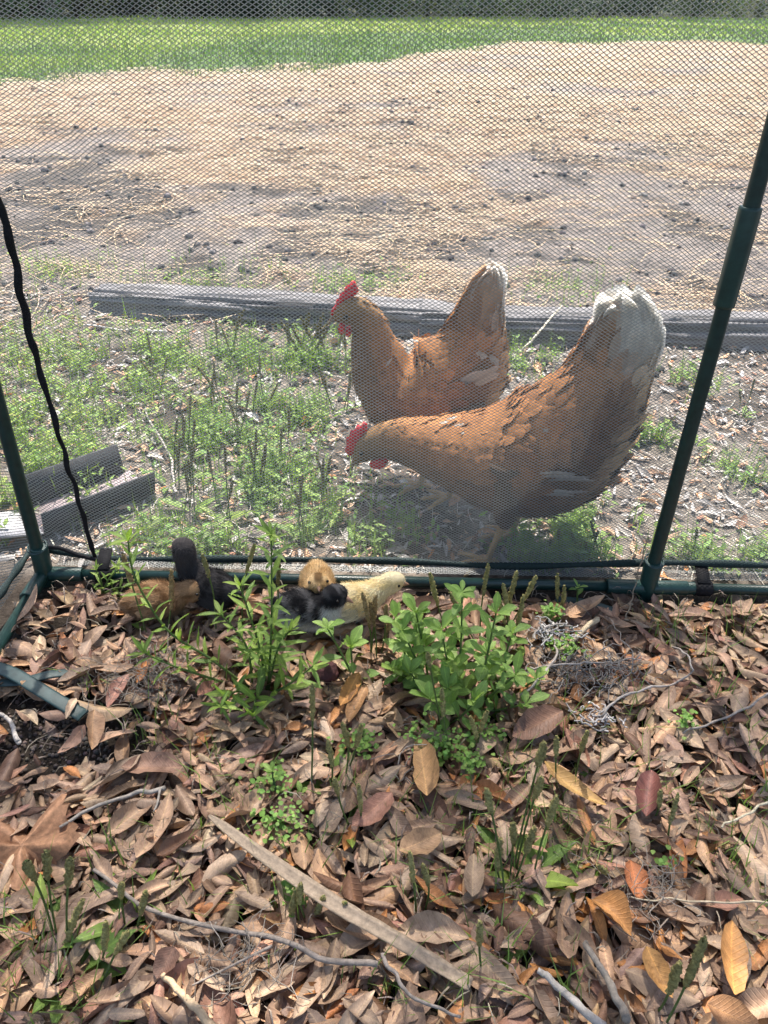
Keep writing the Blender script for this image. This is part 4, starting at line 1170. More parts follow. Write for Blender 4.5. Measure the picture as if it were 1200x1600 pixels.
for i in np.where(big)[0]:
    cidx = int(np.argmin(((np.array(tone) - lc[i]) ** 2).sum(1)))
    o = link("dry_leaf", leaf_mesh(int(ti[i]), cidx, tone[cidx]), None, ground)
    zr = max(.003, L[i] * .10)
    m4 = np.eye(4); m4[:3, :3] = M[i]; m4[:3, 3] = T[i] + [0, 0, .002]
    o.matrix_local = Matrix(m4.tolist())

# leaves with a place of their own in the picture
def set_leaf(p0, p1, wpx, col, label, k=3, z=.032, roll=0., bend=.05, cup=.22, cat="leaf"):
    a = G(*p0, z); b = G(*p1, z); c = (a + b) / 2
    Lw = np.linalg.norm(b - a); D = (c - CAM) @ F_; W = wpx * D / FPX / Lw
    tv, tf, tc = leaf_tpl(500 + k, W=W * 1.05, nseg=9, bend=bend, cup=cup, fold=.05, wav=.04)
    d = (b - a) / Lw; nrm = np.array([math.sin(roll) * -d[1], math.sin(roll) * d[0], math.cos(roll)])
    Mx = frames(d[None], nrm[None])[0] * Lw
    V = tv @ Mx.T + c
    o = obj_o("fallen_leaf", V, tf, M_leaf, tuple(c), np.clip(np.asarray(col)[None] * tc[:, None], 0, 1), True, leaf_uv(tv, 1))
    return tag(o, label, cat)
OR, TAN, MAR, GRY = (.43, .205, .065), (.40, .25, .125), (.16, .062, .05), (.27, .20, .15)
set_leaf((668, 1245), (654, 1152), 40, (.42, .235, .10), "large smooth tan-orange leaf standing out just below the leafy weeds", 1, .036, .25)
set_leaf((612, 1240), (550, 1292), 38, (.29, .145, .10), "broad reddish pink fallen leaf beside a seed spike", 2, .034)
set_leaf((1146, 1555), (1142, 1440), 44, OR, "long bright orange leaf standing nearly upright by two seed spikes", 3, .045, -.3)
set_leaf((1010, 1480), (1050, 1560), 34, (.47, .24, .075), "narrow glossy orange leaf lying below a curled brown one", 4, .036)
set_leaf((926, 1402), (988, 1458), 46, (.38, .18, .06), "broad curled orange-brown leaf above the grey sticks", 5, .038, .2, -.12, .5)
set_leaf((1105, 1570), (1190, 1610), 52, (.36, .185, .085), "wide tan-orange leaf cut by the bottom of the picture", 6, .038)
set_leaf((850, 1196), (945, 1264), 26, (.42, .25, .09), "slender golden leaf bent in a long curve beside a grass tuft", 7, .036, 0, .14)
set_leaf((1010, 1275), (1018, 1203), 36, MAR, "dark maroon leaf folded along its middle", 8, .036, .3, 0, .5)
set_leaf((985, 1345), (1000, 1408), 32, (.34, .12, .045), "shiny chestnut leaf beside thin tangled roots", 9, .034)
set_leaf((624, 1330), (690, 1302), 42, (.36, .22, .12), "flat tan leaf between the palm strip and the leafy weeds", 10, .034)
set_leaf((738, 1402), (740, 1335), 30, (.33, .23, .15), "pale brown pointed leaf beside the spiked plantain", 11, .034)
set_leaf((878, 1112), (800, 1152), 44, (.16, .085, .055), "dark brown broad leaf leaning against the leafy weed clump", 12, .04, .3)
set_leaf((560, 1052), (532, 1104), 24, OR, "narrow orange leaf propped beside the single small green weed", 13, .036)
set_leaf((572, 1072), (545, 1130), 24, (.36, .19, .085), "narrow brown leaf lying against an orange one by the small weed", 14, .034)
set_leaf((272, 1480), (245, 1530), 34, (.13, .068, .048), "dark reddish leaf curled under the long twig", 15, .036)
set_leaf((285, 1200), (190, 1200), 42, (.27, .155, .105), "wide brown leaf lying flat by the bare soil patch", 16, .032)

# large lobed leaf
c0 = G(36, 1325, .022)
m = 56; th = np.linspace(0, 2 * np.pi, m, endpoint=False)
rad = .046 * (.9 + .5 * (vnoise(th * 3, th * 0, 15) - .5) + .13 * np.cos(5 * th + .5) + .08 * np.cos(10 * th) + .07 * np.sin(17 * th) + .04 * np.sin(29 * th)) * (1 + .12 * np.cos(th))
rings = []; cl = []
for q in (.06, .3, .55, .8, 1.0):
    zz_ = .012 * np.cos(5 * th + .5) * q + .022 * q * q * np.sin(2 * th + .8) + .012 * q * (vnoise(th * 5, th * 0 + q * 4, 5) - .5)
    rings.append(np.stack([c0[0] + rad * q * np.cos(th) * 1.25, c0[1] + rad * q * np.sin(th), c0[2] + .006 + zz_], 1))
    cl.append(np.array([.32, .17, .095])[None] * (.85 + .35 * np.clip(np.cos(5 * th + .5), 0, 1) ** 12 + .15 * rng.uniform(-1, 1, m))[:, None])
Vg = np.stack(rings)
o = obj_o("lobed_leaf", Vg.reshape(-1, 3), [grid_faces(5, m, True), np.array([list(range(m))])[:, ::-1]], M_litter, tuple(c0), np.concatenate(cl), True)
tag(o, "large curled brown lobed leaf, far bigger than the oak leaves", "leaf")

# ------------------------------------------------------------------ sticks, strips, tangles
def stick(pts, r, col, label, name="stick", z=.03, cat="stick", branches=(), sides=7):
    P = catmull([G(u, v, z + dz) for (u, v, dz) in [(p + (0,))[:3] for p in pts]], 26)
    P = P + .0050 * (np.stack([vnoise(np.arange(26) * .33 + 40 * r, np.arange(26) * 0 + i + pts[0][0], 31) for i in range(3)], 1) - .5)
    rr = r * np.linspace(.75, 1.15, 26) * (1 + .25 * (vnoise(np.arange(26) * .9, np.zeros(26), 33) - .5))
    parts = [(*tube(P, rr, sides), np.asarray(col)[None] * (.85 + .3 * rng.rand(26 * sides + 2, 1)))]
    for br in branches:
        Q = catmull([G(u, v, z + dz) for (u, v, dz) in [(p + (0,))[:3] for p in br]], 12)
        parts.append((*tube(Q, r * np.linspace(.7, .35, 12), 6), np.asarray(col)[None] * (.85 + .3 * rng.rand(12 * 6 + 2, 1))))
    V, F, C = join(parts)
    o = obj_o(name, V, F, M_wood, tuple(P.mean(0)), np.clip(C, 0, 1), True)
    return tag(o, label, cat)
GR = (.30, .27, .25)
stick([(148, 1362), (215, 1412), (330, 1445), (430, 1468), (500, 1500), (592, 1508)], .0025, (.25, .21, .18), "long thin lichened grey twig with a side branch across the leaves", "twig", .034, "twig", [[(425, 1478), (380, 1500, .002), (300, 1540)]])
stick([(915, 1470), (945, 1530), (978, 1592)], .0036, (.24, .205, .17), "short straight grey stick lying below a curled orange leaf", z=.036)
stick([(842, 1512), (885, 1555), (945, 1605)], .0038, (.34, .31, .28), "pale grey stick half buried in leaves", z=.034)
stick([(95, 1290), (180, 1248), (255, 1232)], .0024, (.28, .25, .22), "thin grey twig beside the lobed leaf", "twig", .034, "twig", [[(250, 1232), (246, 1255), (240, 1268)]])
stick([(-5, 1108), (15, 1130), (28, 1158)], .0028, (.42, .38, .34), "short whitish stick beside the bare soil", z=.024)
stick([(1125, 1292), (1165, 1272), (1215, 1248)], .0014, (.52, .46, .33), "single pale straw stem lying over green grass", "straw_stem", .036, "straw")
stick([(1065, 1145), (1140, 1118), (1205, 1085)], .0016, (.30, .26, .23), "thin grey twig lying beside the dried weed tangle", "twig", .030, "twig")
stick([(985, 1405), (1080, 1408), (1205, 1410)], .0010, (.45, .37, .26), "fine pale straw stem beside tangled roots", "straw_stem", .036, "straw")
stick([(722, 1590), (640, 1555), (598, 1490)], .0018, (.27, .23, .20), "thin dark twig near the end of the palm strip", "twig", .034, "twig")
stick([(870, 1020), (895, 1000), (932, 968)], .0036, (.50, .40, .27), "cut tan stalk lying in front of the tee joint", "dry_stalk", .030, "stalk")
stick([(255, 1522), (290, 1560), (335, 1608)], .0035, (.45, .33, .21), "tan dry stalk lying below the long twig", "dry_stalk", .036, "stalk")
stick([(760, 962), (700, 720, .0), (792, 545, .0)][:0] or [(878, 478, .055), (845, 515, .045), (812, 552, 0.0)], .0030, (.62, .56, .42), "long pale straw lying across the timber behind the hens", "straw_stem", .03, "straw")
stick([(225, 640), (262, 705), (270, 745), (275, 770)], .0025, (.38, .34, .31), "pale dead stick lying behind the trough", z=.02)
stick([(130, 508), (190, 515), (262, 520)], .0035, (.55, .51, .48), "pale bleached stick lying in front of the rounded timber end", z=.01)

# flat strip of dead palm frond
C = catmull([G(326, 1274, .038), G(400, 1330, .042), G(520, 1412, .042), G(620, 1470, .038), G(735, 1540, .030)], 40)
t = np.gradient(C, axis=0); t /= np.linalg.norm(t, axis=1, keepdims=True); s = np.stack([-t[:, 1], t[:, 0], 0 * t[:, 0]], 1)
wd = np.interp(np.linspace(0, 1, 40), [0, .1, .4, 1], [.003, .010, .017, .013]) * (1 + .10 * (vnoise(np.arange(40) * .5, np.zeros(40), 8) - .5))
rows = [C + s * (q * wd / 2)[:, None] + np.array([0, 0, 1.0]) * (h_ * wd)[:, None] for q, h_ in ((-1, .16), (-.5, .0), (0, -.08), (.5, .02), (1, .18), (.5, -.06), (0, -.16), (-.5, -.08))]
V = np.stack(rows, 1)
cv = np.array([.33, .255, .185])[None] * (.8 + .35 * fbm(np.repeat(np.arange(40) * .25, 8), np.tile(np.arange(8) * 2.0, 40), 3, 6))[:, None]
o = obj_o("palm_strip", V.reshape(-1, 3), [grid_faces(40, 8, True), np.array([list(range(8))[::-1], list(range(312, 320))])], M_litter, tuple(C.mean(0)), cv, True)
tag(o, "long flat tan strip of dead palm frond lying over the leaves", "frond strip")

def fibres(cen, rad, m, Lr, r, col, seed, zr=.02, flat=.35):
    rg = np.random.RandomState(seed); parts = []
    for i in range(m):
        p = np.asarray(cen) + rg.normal(0, 1, 3) * np.array([rad[0], rad[1], zr]) * .5
        a = rg.uniform(0, 6.28); ln = rg.uniform(*Lr); P = [p]
        for k in range(5):
            a += rg.normal(0, .7); P.append(P[-1] + ln / 5 * np.array([math.cos(a), math.sin(a), rg.normal(0, flat)]))
        P = np.array(P); P[:, 2] = np.maximum(P[:, 2], cen[2] - zr)
        parts.append((*tube(P, r * rg.uniform(.6, 1.2), 4, False), np.asarray(col) * rg.uniform(.6, 1.25)))
    return join(parts)
# uprooted dried weed
c0 = G(925, 1048, .03)
tang = empty("dried_weed", tuple(G(925, 1055, .02)), "uprooted grey dried weed with tangled roots beside the leafy weeds", "dead plant")
V, F, C = fibres(c0, (.075, .030, 0), 170, (.02, .06), .0007, (.22, .205, .195), 3, .016); obj("roots", V, F, M_wood, tang, C)
for i, (pts, r) in enumerate([([(505 + 310, 1085), (850, 1052), (868, 1022), (862, 992), (842, 982), (836, 1000)], .0017), ([(938, 1118), (965, 1090), (1005, 1078), (1060, 1066), (1081, 1046), (1072, 1022), (1050, 1012)], .0016),
                              ([(830, 1045), (880, 1038), (940, 1036), (1000, 1030)], .0013), ([(845, 985), (880, 975), (905, 990), (930, 1000)], .0012)]):
    P = catmull([G(u, v, .040 + .012 * math.sin(j * 1.7)) for j, (u, v) in enumerate(pts)], 30)
    P = P + .005 * (np.stack([vnoise(np.arange(30) * .8 + i * 9, np.zeros(30) + q, 35) for q in range(3)], 1) - .5)
    v, f = tube(P, r * np.linspace(1.1, .7, 30) * (1 + .5 * (vnoise(np.arange(30) * 1.3, np.zeros(30), 36) - .5)), 6); obj("stem", v, f, M_wood, tang, (.34, .30, .27), True)
V, F, C = fibres(G(935, 1118, .034), (.03, .02, 0), 40, (.008, .02), .0014, (.45, .42, .41), 5, .008); obj("seed_tuft", V, F, M_wood, tang, C)
V, F, C = fibres(G(855, 985, .04), (.035, .018, 0), 50, (.01, .03), .0011, (.47, .45, .43), 6, .010); obj("seed_tuft", V, F, M_wood, tang, C)
for (u, v, rx, ry, m, lab, sd_) in [(235, 1050, .05, .035, 130, "tuft of fine grey dead roots under the narrow-leaved weed", 8), (1010, 1400, .035, .02, 60, "tuft of thin tan dead roots beside the shiny chestnut leaf", 9), (620, 1196, .02, .02, 7, "loose curl of thin grey wire below the leafy weeds", 10), (370, 1500, .05, .02, 45, "wispy grey dead grass under the long twig", 12)]:
    c0 = G(u, v, .032); V, F, C = fibres(c0, (rx, ry, 0), m, (.025, .06), .0004 if m > 10 else .0009, (.27, .235, .20), sd_, .012)
    o = obj_o("dead_root_tuft" if m > 10 else "wire_curl", V, F, M_wood, tuple(c0), C); tag(o, lab, "roots" if m > 10 else "wire")
# maroon seed clump
c0 = G(508, 1052, .022); v, f = sphere((0, 0, 0), 1, 3)
v = v * (np.array([.019, .017, .017])) * (1 + .22 * (vnoise(v[:, 0] * 9 + 5, v[:, 1] * 9 + v[:, 2] * 7, 4) - .5))[:, None]
o = obj_o("seed_clump", v + c0, f, M_cone, tuple(c0), None, False); tag(o, "dark maroon rounded clump half hidden under the small green weed", "seed clump")
# dry vine hanging down the post
P = catmull([PY(1013, 838, YF - .016), PY(1001, 880, YF - .018), PY(990, 925, YF - .020), G(983, 950, .03), G(975, 972, .02)], 40)
P = P + .0012 * np.stack([np.sin(np.arange(40) * .9), np.zeros(40), np.zeros(40)], 1)
vine = empty("dry_vine", tuple(P[-1]), "thin dry vine with shrivelled leaf bits hanging down the right post", "vine")
v, f = tube(P, .0010, 5); obj("stem", v, f, M_vine, vine, None, True)
for i in (2, 14, 26, 36):
    v, f = sphere(P[i] + [0, -.002, 0], (.0042, .0022, .0024), 1); v = v + .002 * (rng.rand(*v.shape) - .5); obj("dead_bud", v, f, M_vine, vine)

# ------------------------------------------------------------------ weeds
def gleaf_tpl(seed, W, bend, fold, nseg=6, serr=0., pw=.8):
    s = np.linspace(0, 1, nseg + 1); r = np.random.RandomState(seed)
    prof = np.sin(np.pi * s ** pw) ** .85 * W / 2 + .012; prof[-1] = .012 if pw > 1 else .004; prof[0] = .02
    V, c = [], []
    for i, si in enumerate(s):
        for t_ in (-1, 0, 1):
            V.append([si, t_ * prof[i] * (1 + (serr * (1 if i % 2 else -1) if t_ else 0)), bend * si * si + fold * abs(t_) * prof[i] + .02 * math.sin(si * 8 + t_ * 2 + seed)])
            c.append(1.15 if t_ == 0 else 1.0)
    return np.array(V), grid_faces(nseg + 1, 3), np.array(c)
GT = {'broad': [gleaf_tpl(i, [.46, .40, .50, .36][i], -.35 + .15 * i, .30, 8, serr=.03, pw=1.45) for i in range(4)],
      'narrow': [gleaf_tpl(10 + i, .21, -.3 + .12 * i, .3, pw=.9) for i in range(4)],
      'plantain': [gleaf_tpl(20 + i, .27, -.3 + .1 * i, .4, pw=.9) for i in range(3)]}
GC = {'broad': [(.19, .33, .10), (.25, .40, .13), (.15, .27, .085)], 'narrow': [(.20, .33, .09), (.26, .39, .11), (.15, .26, .08)], 'plantain': [(.13, .23, .06), (.18, .30, .08), (.22, .32, .085)]}
GM = {}
for kd in GT:
    for i, (tv, tf, tc) in enumerate(GT[kd]):
        for j, cc in enumerate(np.array(GC[kd]) * np.array([1.12, 1.02, .85])):
            GM[kd, i, j] = mesh("leaf", tv, tf, np.clip(np.array(cc)[None] * tc[:, None], 0, 1), True, leaf_uv(tv, 1)); GM[kd, i, j].materials.append(M_green)
def add_leaf(parent, kd, p, d, nrm, L, shade=None, wscale=1.0):
    i = rng.randint(len(GT[kd])); j = rng.randint(3) if shade is None else shade
    o = link("leaf", GM[kd, i, j], None, parent)
    Mx = frames(np.asarray(d, float)[None], np.asarray(nrm, float)[None])[0] * (np.array([1, wscale, 1]) * L)[None, :]
    m4 = np.eye(4); m4[:3, :3] = Mx; m4[:3, 3] = np.asarray(p) - base_of(parent)
    o.matrix_local = Matrix(m4.tolist()); return o
def weed(label, basepx, stems, kd, leafL, per_cm, stemcol, group=None, rosette=0, tipn=5, name="leafy_weed", elev=.45, r=.0016, start=.2):
    b = GG(*basepx)
    e = empty(name, tuple(b), label, "weed", group)
    for st in stems:
        P = [b]
        for (u, v, yo) in st: P.append(PY(u, v, b[1] + yo))
        P = catmull(P, 20)
        v_, f_ = tube(P, r * np.linspace(1.2, .6, 20), 6); obj("stem", v_, f_, M_seed, e, stemcol, True)
        Ls = np.linalg.norm(np.diff(P, axis=0), axis=1).sum()
        nl = max(3, int(Ls * 100 * per_cm)); ph = rng.uniform(0, 6.28)
        for k in range(nl):
            q = start + (1 - start) * (k + .5) / nl; fi = q * 19; i0 = int(fi); p = lerp(P[i0], P[min(i0 + 1, 19)], fi - i0)
            tg = P[min(i0 + 1, 19)] - P[max(i0 - 1, 0)]; tg /= np.linalg.norm(tg)
            az = ph + k * 2.4
            s1 = np.cross(tg, [.3, .2, 1]); s1 /= np.linalg.norm(s1); s2 = np.cross(tg, s1)
            rd = s1 * math.cos(az) + s2 * math.sin(az)
            d = rd + tg * rng.uniform(.2, .8) * (elev / .45) + np.array([0, 0, .15])
            add_leaf(e, kd, p, d, tg + rd * -.4 + np.array([0, 0, .3]), leafL * rng.uniform(.65, 1.15) * (1.1 - .45 * q))
        for k in range(tipn):
            az = k * 2 * math.pi / tipn + ph; rd = np.array([math.cos(az), math.sin(az), 0])
            add_leaf(e, kd, P[-1], rd + np.array([rng.normal(0, .25), rng.normal(0, .25), rng.uniform(.3, 1.6)]), np.array([0, 0, 1.0]) - rd * .5, leafL * rng.uniform(.35, .9), rng.randint(2))
    for k in range(rosette):
        az = k * 2.4; rd = np.array([math.cos(az), math.sin(az), rng.uniform(.05, .5)])
        add_leaf(e, kd, b + rd * [.01, .01, 0], rd, np.array([0, 0, 1.0]) - rd * .3, leafL * rng.uniform(.8, 1.4))
    return e
SC = (.17, .25, .08)
weed("broad-leaved green weed leaning over towards the yellow chick", (672, 1078), [[(662, 1015, 0), (650, 958, 0)], [(650, 1030, -.01), (628, 985, -.02)], [(660, 1075, -.02), (640, 1050, -.04)]], 'broad', .036, 1.2, SC, "broad-leaved weeds in the pen", 5)
weed("tallest broad-leaved green weed, its top rosette against the rail", (712, 1085), [[(720, 1010, 0), (722, 925, 0)], [(700, 1040, -.01), (690, 985, -.02)], [(715, 1090, -.03), (700, 1075, -.05)]], 'broad', .038, 1.2, SC, "broad-leaved weeds in the pen", 6)
weed("broad-leaved green weed spreading towards the dried tangle", (745, 1105), [[(760, 1030, 0), (775, 958, 0)], [(775, 1080, -.01), (805, 1055, -.02)], [(770, 1110, -.02), (822, 1100, -.03)]], 'broad', .037, 1.15, SC, "broad-leaved weeds in the pen", 7)
weed("low broad-leaved green weed at the foot of the leafy clump", (700, 1138), [[(690, 1110, -.01), (672, 1092, -.02)], [(725, 1115, -.01), (742, 1095, -.02)]], 'broad', .034, 1.1, SC, "broad-leaved weeds in the pen", 6)
weed("bushy broad-leaved weed on the chicks' side of the leafy clump", (640, 1062), [[(630, 1010, 0), (618, 965, 0)], [(648, 1015, 0), (652, 975, 0)], [(640, 1060, -.02), (612, 1045, -.03)]], 'broad', .034, 1.2, SC, "broad-leaved weeds in the pen", 5)
weed("broad-leaved weed low beside the thick stand of spikes", (790, 1082), [[(790, 1030, 0), (800, 990, 0)], [(775, 1060, 0), (762, 1020, 0)], [(815, 1075, -.01), (838, 1062, -.02)]], 'broad', .034, 1.2, SC, "broad-leaved weeds in the pen", 6)
weed("small broad-leaved weed with few large leaves in front of the black chick", (560, 1074), [[(538, 1030, 0), (512, 982, 0)], [(552, 1050, 0), (548, 1012, 0)]], 'broad', .038, .6, SC, None, 3, 6)
weed("narrow-leaved green weed with one tall upright stem", (418, 1082), [[(424, 980, 0), (424, 835, .0)], [(405, 1010, .0), (375, 915, .01)], [(432, 1020, 0), (452, 985, 0)]], 'narrow', .040, 1.5, SC, "narrow-leaved weeds in the pen", 4, 5, "narrow_leaved_weed")
weed("narrow-leaved green weed arching low over the rust brown chick", (395, 1078), [[(330, 1030, .0), (262, 985, .01), (212, 905, .02), (200, 845, .02)], [(330, 1060, -.01), (270, 1040, -.02), (225, 1020, -.02)], [(385, 1010, 0), (345, 960, 0)]], 'narrow', .036, 1.35, SC, "narrow-leaved weeds in the pen", 4, 5, "narrow_leaved_weed")
weed("narrow-leaved green weed drooping forward over dry leaves", (405, 1092), [[(370, 1080, -.03), (345, 1105, -.06)], [(400, 1090, -.03), (395, 1120, -.06)], [(450, 1070, -.01), (490, 1040, -.02)]], 'narrow', .040, 1.3, SC, "narrow-leaved weeds in the pen", 3, 4, "narrow_leaved_weed")
weed("little narrow-leaved weed sprouting beside the corner band", (160, 930), [[(158, 910, 0), (150, 890, 0)], [(170, 905, 0), (185, 890, 0)], [(178, 920, 0), (205, 915, 0)]], 'narrow', .024, 1.6, SC, None, 3, 5, "narrow_leaved_weed")
weed("tiny four-leaved weed seedling in front of the rail by the tee joint", (905, 950), [[(902, 935, 0), (903, 918, 0)]], 'broad', .020, .6, SC, None, 0, 4, "weed_seedling")
weed("little narrow-leaved weed creeping between dry leaves under the seed spikes", (440, 1260), [[(430, 1230, 0), (425, 1205, 0)], [(450, 1250, 0), (470, 1240, 0)]], 'broad', .018, 1.8, (.1, .17, .07), None, 6, 4, "creeping_weed")

# seed spikes of plantain
def spike(e, b, top, headL, hr, col, stalkcol):
    P = catmull([b, lerp(b, top, .5) + rng.normal(0, .003, 3), top], 14)
    v, f = tube(P, .0011, 5); obj("stalk", v, f, M_seed, e, stalkcol, True)
    L = np.linalg.norm(top - b); q = max(.15, 1 - headL / L)
    nr = 30; ii = np.linspace(q, 1, nr) * 13; i0 = np.minimum(ii.astype(int), 12); H = P[i0] + (P[i0 + 1] - P[i0]) * (ii - i0)[:, None]
    env = np.sin(np.clip(np.linspace(.06, 1.0, nr), 0, .97) * np.pi) ** .35
    rr = hr * env * (1 + .28 * np.sin(np.arange(nr) * 2.2))
    v, f = tube(H, rr, 7)
    v[:nr * 7] += (rng.rand(nr * 7, 3) - .5) * hr * .75
    cc = np.asarray(col)[None] * (.65 + .7 * rng.rand(len(v), 1)); obj("seed_spike", v, f, M_seed, e, np.clip(cc, 0, 1), False)
def plantain(label, basepx, tops, nleaf, leafL, group, head=.045, hr=.0030, col=(.44, .39, .16), spread=.012):
    b = GG(*basepx); e = empty("plantain_weed", tuple(b), label, "weed", group)
    for (u, v) in tops:
        bb = b + np.array([rng.normal(0, spread), rng.normal(0, spread * .7), .004])
        top = PY(u, v, b[1] + rng.normal(0, .008)); bb[0] += (top[0] - bb[0]) * .35
        spike(e, bb, top, head * rng.uniform(.8, 1.2), hr, np.array(col) * rng.uniform(.85, 1.15), (.16, .22, .075))
    for k in range(nleaf):
        az = k * 2.4 + rng.uniform(0, .6); rd = np.array([math.cos(az), math.sin(az), rng.uniform(.25, 1.0)])
        add_leaf(e, 'plantain', b + np.array([rd[0] * .006, rd[1] * .006, .004]), rd, np.array([0, 0, 1.0]) - rd * .4, leafL * rng.uniform(.7, 1.2), wscale=rng.uniform(.8, 1.2))
    return e
gp = "plantains inside the pen"
BR = (.44, .31, .15)
plantain("plantain with five seed spikes between the yellow chick and the leafy weeds", (592, 1030), [(566, 925), (578, 940), (587, 930), (603, 945), (612, 960)], 5, .035, gp, col=BR)
plantain("thick stand of tall plantain spikes behind the dried tangle", (798, 1010), [(786, 912), (796, 925), (808, 893), (818, 930), (776, 925), (838, 900)], 6, .05, gp, .055, .0034)
plantain("plantain spikes rising above the leafy clump in front of the rail", (745, 1010), [(763, 880), (672, 895), (703, 925)], 4, .04, gp, .05, .0032)
plantain("plantain with one spike beside the rail near the tee joint", (868, 968), [(871, 896), (882, 915)], 4, .03, gp)
plantain("plantain with a long reddish brown spike leaning over the rust chick", (258, 1000), [(192, 866), (268, 890)], 3, .04, gp, .06, .0036, BR)
plantain("plantain with a thin spike in front of the charcoal chick", (338, 985), [(316, 866), (398, 850)], 3, .035, gp, .05, .003)
plantain("plantain with one brown spike beside the tall narrow-leaved stem", (434, 1000), [(436, 880)], 3, .03, gp, .05, .0028, (.26, .21, .08))
plantain("plantain with four spikes standing among dry leaves below the maroon clump", (512, 1235), [(488, 1068), (512, 1155), (535, 1130), (565, 1132)], 6, .04, gp, .045, .0030)
plantain("low plantain with spikes below the foot of the leafy clump", (720, 1185), [(668, 1020), (690, 1075), (762, 1110), (735, 1120)], 3, .03, gp, .035, .0028)
plantain("plantain with seven spikes and a broad leaf rosette among brown leaves", (815, 1372), [(760, 1232), (850, 1160), (846, 1215), (802, 1285), (835, 1292), (870, 1245), (782, 1310)], 11, .055, gp, .045, .0034)
plantain("plantain spike leaning by the slender golden leaf", (885, 1232), [(918, 1142), (870, 1150)], 3, .03, gp, .04, .003)
plantain("plantain with two spikes beside the upright orange leaf", (1082, 1612), [(1062, 1505), (1102, 1465)], 4, .04, gp, .055, .0036)
plantain("plantain with short spikes just above the palm strip", (480, 1440), [(470, 1382), (506, 1400), (540, 1410), (462, 1390)], 4, .03, gp, .038, .003)
plantain("plantain with spikes at the left side among dark leaves", (70, 1480), [(40, 1345), (72, 1330), (110, 1340), (130, 1405)], 9, .05, gp, .045, .0034)
plantain("plantain with broad leaves in the shade below the lobed leaf", (110, 1530), [(165, 1440), (200, 1455)], 8, .055, gp, .04, .003)
plantain("plantain with a thin spike below the palm strip", (665, 1420), [(640, 1330), (660, 1350)], 4, .035, gp, .035, .0026)
plantain("single plantain spike at the broken end of the palm strip", (770, 1520), [(750, 1440)], 5, .05, gp, .04, .003)
plantain("young plantain with two thin spikes beside the reddish pink leaf", (545, 1300), [(522, 1215), (560, 1225)], 5, .04, gp, .035, .0026)
plantain("plantain with pale spikes between the grey twig and the lobed leaf", (205, 1450), [(190, 1380), (228, 1392)], 7, .045, gp, .035, .0028)
plantain("broad-leaved plantain without tall spikes beside the chestnut leaf", (925, 1398), [(935, 1352)], 7, .045, gp, .025, .0026)
plantain("plantain leaning beside the maroon folded leaf", (1042, 1300), [(1032, 1235), (1060, 1240)], 5, .035, gp, .03, .0026)
gq = "plantains outside the net"
plantain("upright plantain clump with many spikes in front of the timber beside the standing hen", (480, 562), [(438, 500), (450, 505), (458, 515), (470, 496), (483, 488), (492, 505), (505, 490), (517, 500), (512, 515)], 10, .07, gq, .06, .0042, (.26, .23, .1), .03)
plantain("plantain with two spikes between the two hens and the timber", (792, 570), [(786, 520), (797, 517)], 4, .05, gq, .05, .0038, (.26, .23, .1), .02)
out_px = [(330, 640), (285, 720), (365, 700), (300, 800), (262, 760), (345, 815), (395, 770), (450, 730), (505, 790), (240, 610), (410, 650), (520, 650), (352, 560), (470, 840), (540, 560)]
for i, (u, v) in enumerate(out_px):
    kx = (v - 480) / 420
    plantain("thin plantain with brown seed spikes growing in weeds outside the net", (u, v), [(u + rng.normal(0, 14), v - rng.uniform(55, 105) * (.75 + .5 * kx)) for _ in range(rng.randint(2, 5))], 3, .05, gq, .05, .0026, (.32, .28, .13), .018)
for i, (u, v) in enumerate([(905, 880), (860, 875), (940, 870), (1100, 880), (985, 690), (1085, 700), (1160, 650)]):
    plantain("short plantain growing on the bare ground outside the right post", (u, v), [(u + rng.normal(0, 10), v - rng.uniform(30, 60)) for _ in range(2)], 4, .035, gq, .03, .0022, (.2, .2, .08), .012)

# ------------------------------------------------------------------ low ground cover, grass and litter (stuff)
def G_arr(u, v): return np.array([G(a_, b_)[:2] for a_, b_ in zip(u, v)])
spots = [(60, 560, .28, 1.0), (30, 680, .18, 1.0), (160, 620, .22, .9), (200, 560, .2, .7), (350, 560, .16, .8), (330, 680, .12, .8), (480, 560, .14, .9), (420, 760, .14, .9), (300, 850, .10, .9), (520, 830, .10, .7),
         (450, 650, .12, .7), (90, 740, .12, .8), (10, 800, .1, .9), (900, 840, .10, 1.0), (850, 870, .07, .9), (1010, 690, .05, .7), (1160, 740, .06, .7), (820, 560, .12, .6), (1080, 880, .05, .6), (1180, 880, .04, .5), (610, 840, .06, .6), (1050, 600, .1, .35), (330, 450, .25, .4), (80, 430, .25, .35), (560, 450, .15, .35), (900, 455, .2, .3)]
gx_, gy_, gcol_, big_ = [], [], [], []
for (u, v, rad_, dn) in spots:
    c0 = G(u, v); m = int(2500 * dn * min(1, rad_ / .14) ** 1.2)
    px = c0[0] + rng.normal(0, rad_ * .55, m); py = c0[1] + rng.normal(0, rad_ * .50, m)
    k = (py > .985) & (fbm(px * 22, py * 22, 3, 44) > .47)
    px, py = px[k], py[k]
    yl = 1.0 if u < 260 else .55
    gx_.append(px); gy_.append(py); gcol_.append(lerp(jitcol((.17, .27, .085), len(px), .35, .12), jitcol((.33, .42, .10), len(px), .3, .1), (rng.rand(len(px), 1) * yl)))
gx_ = np.concatenate(gx_); gy_ = np.concatenate(gy_); gcol_ = np.concatenate(gcol_); m = len(gx_)
sm_v, sm_f, sm_c = gleaf_tpl(5, .42, -.2, .3, 3)
sm_v = sm_v
half = rng.rand(m) < .55
a = rng.uniform(0, 6.28, m); d = np.stack([np.cos(a), np.sin(a), rng.uniform(-.1, .9, m)], 1)
M = frames(d, np.stack([rng.normal(0, .3, m), rng.normal(0, .3, m), np.ones(m)], 1)) * rng.uniform(.007, .021, m)[:, None, None]
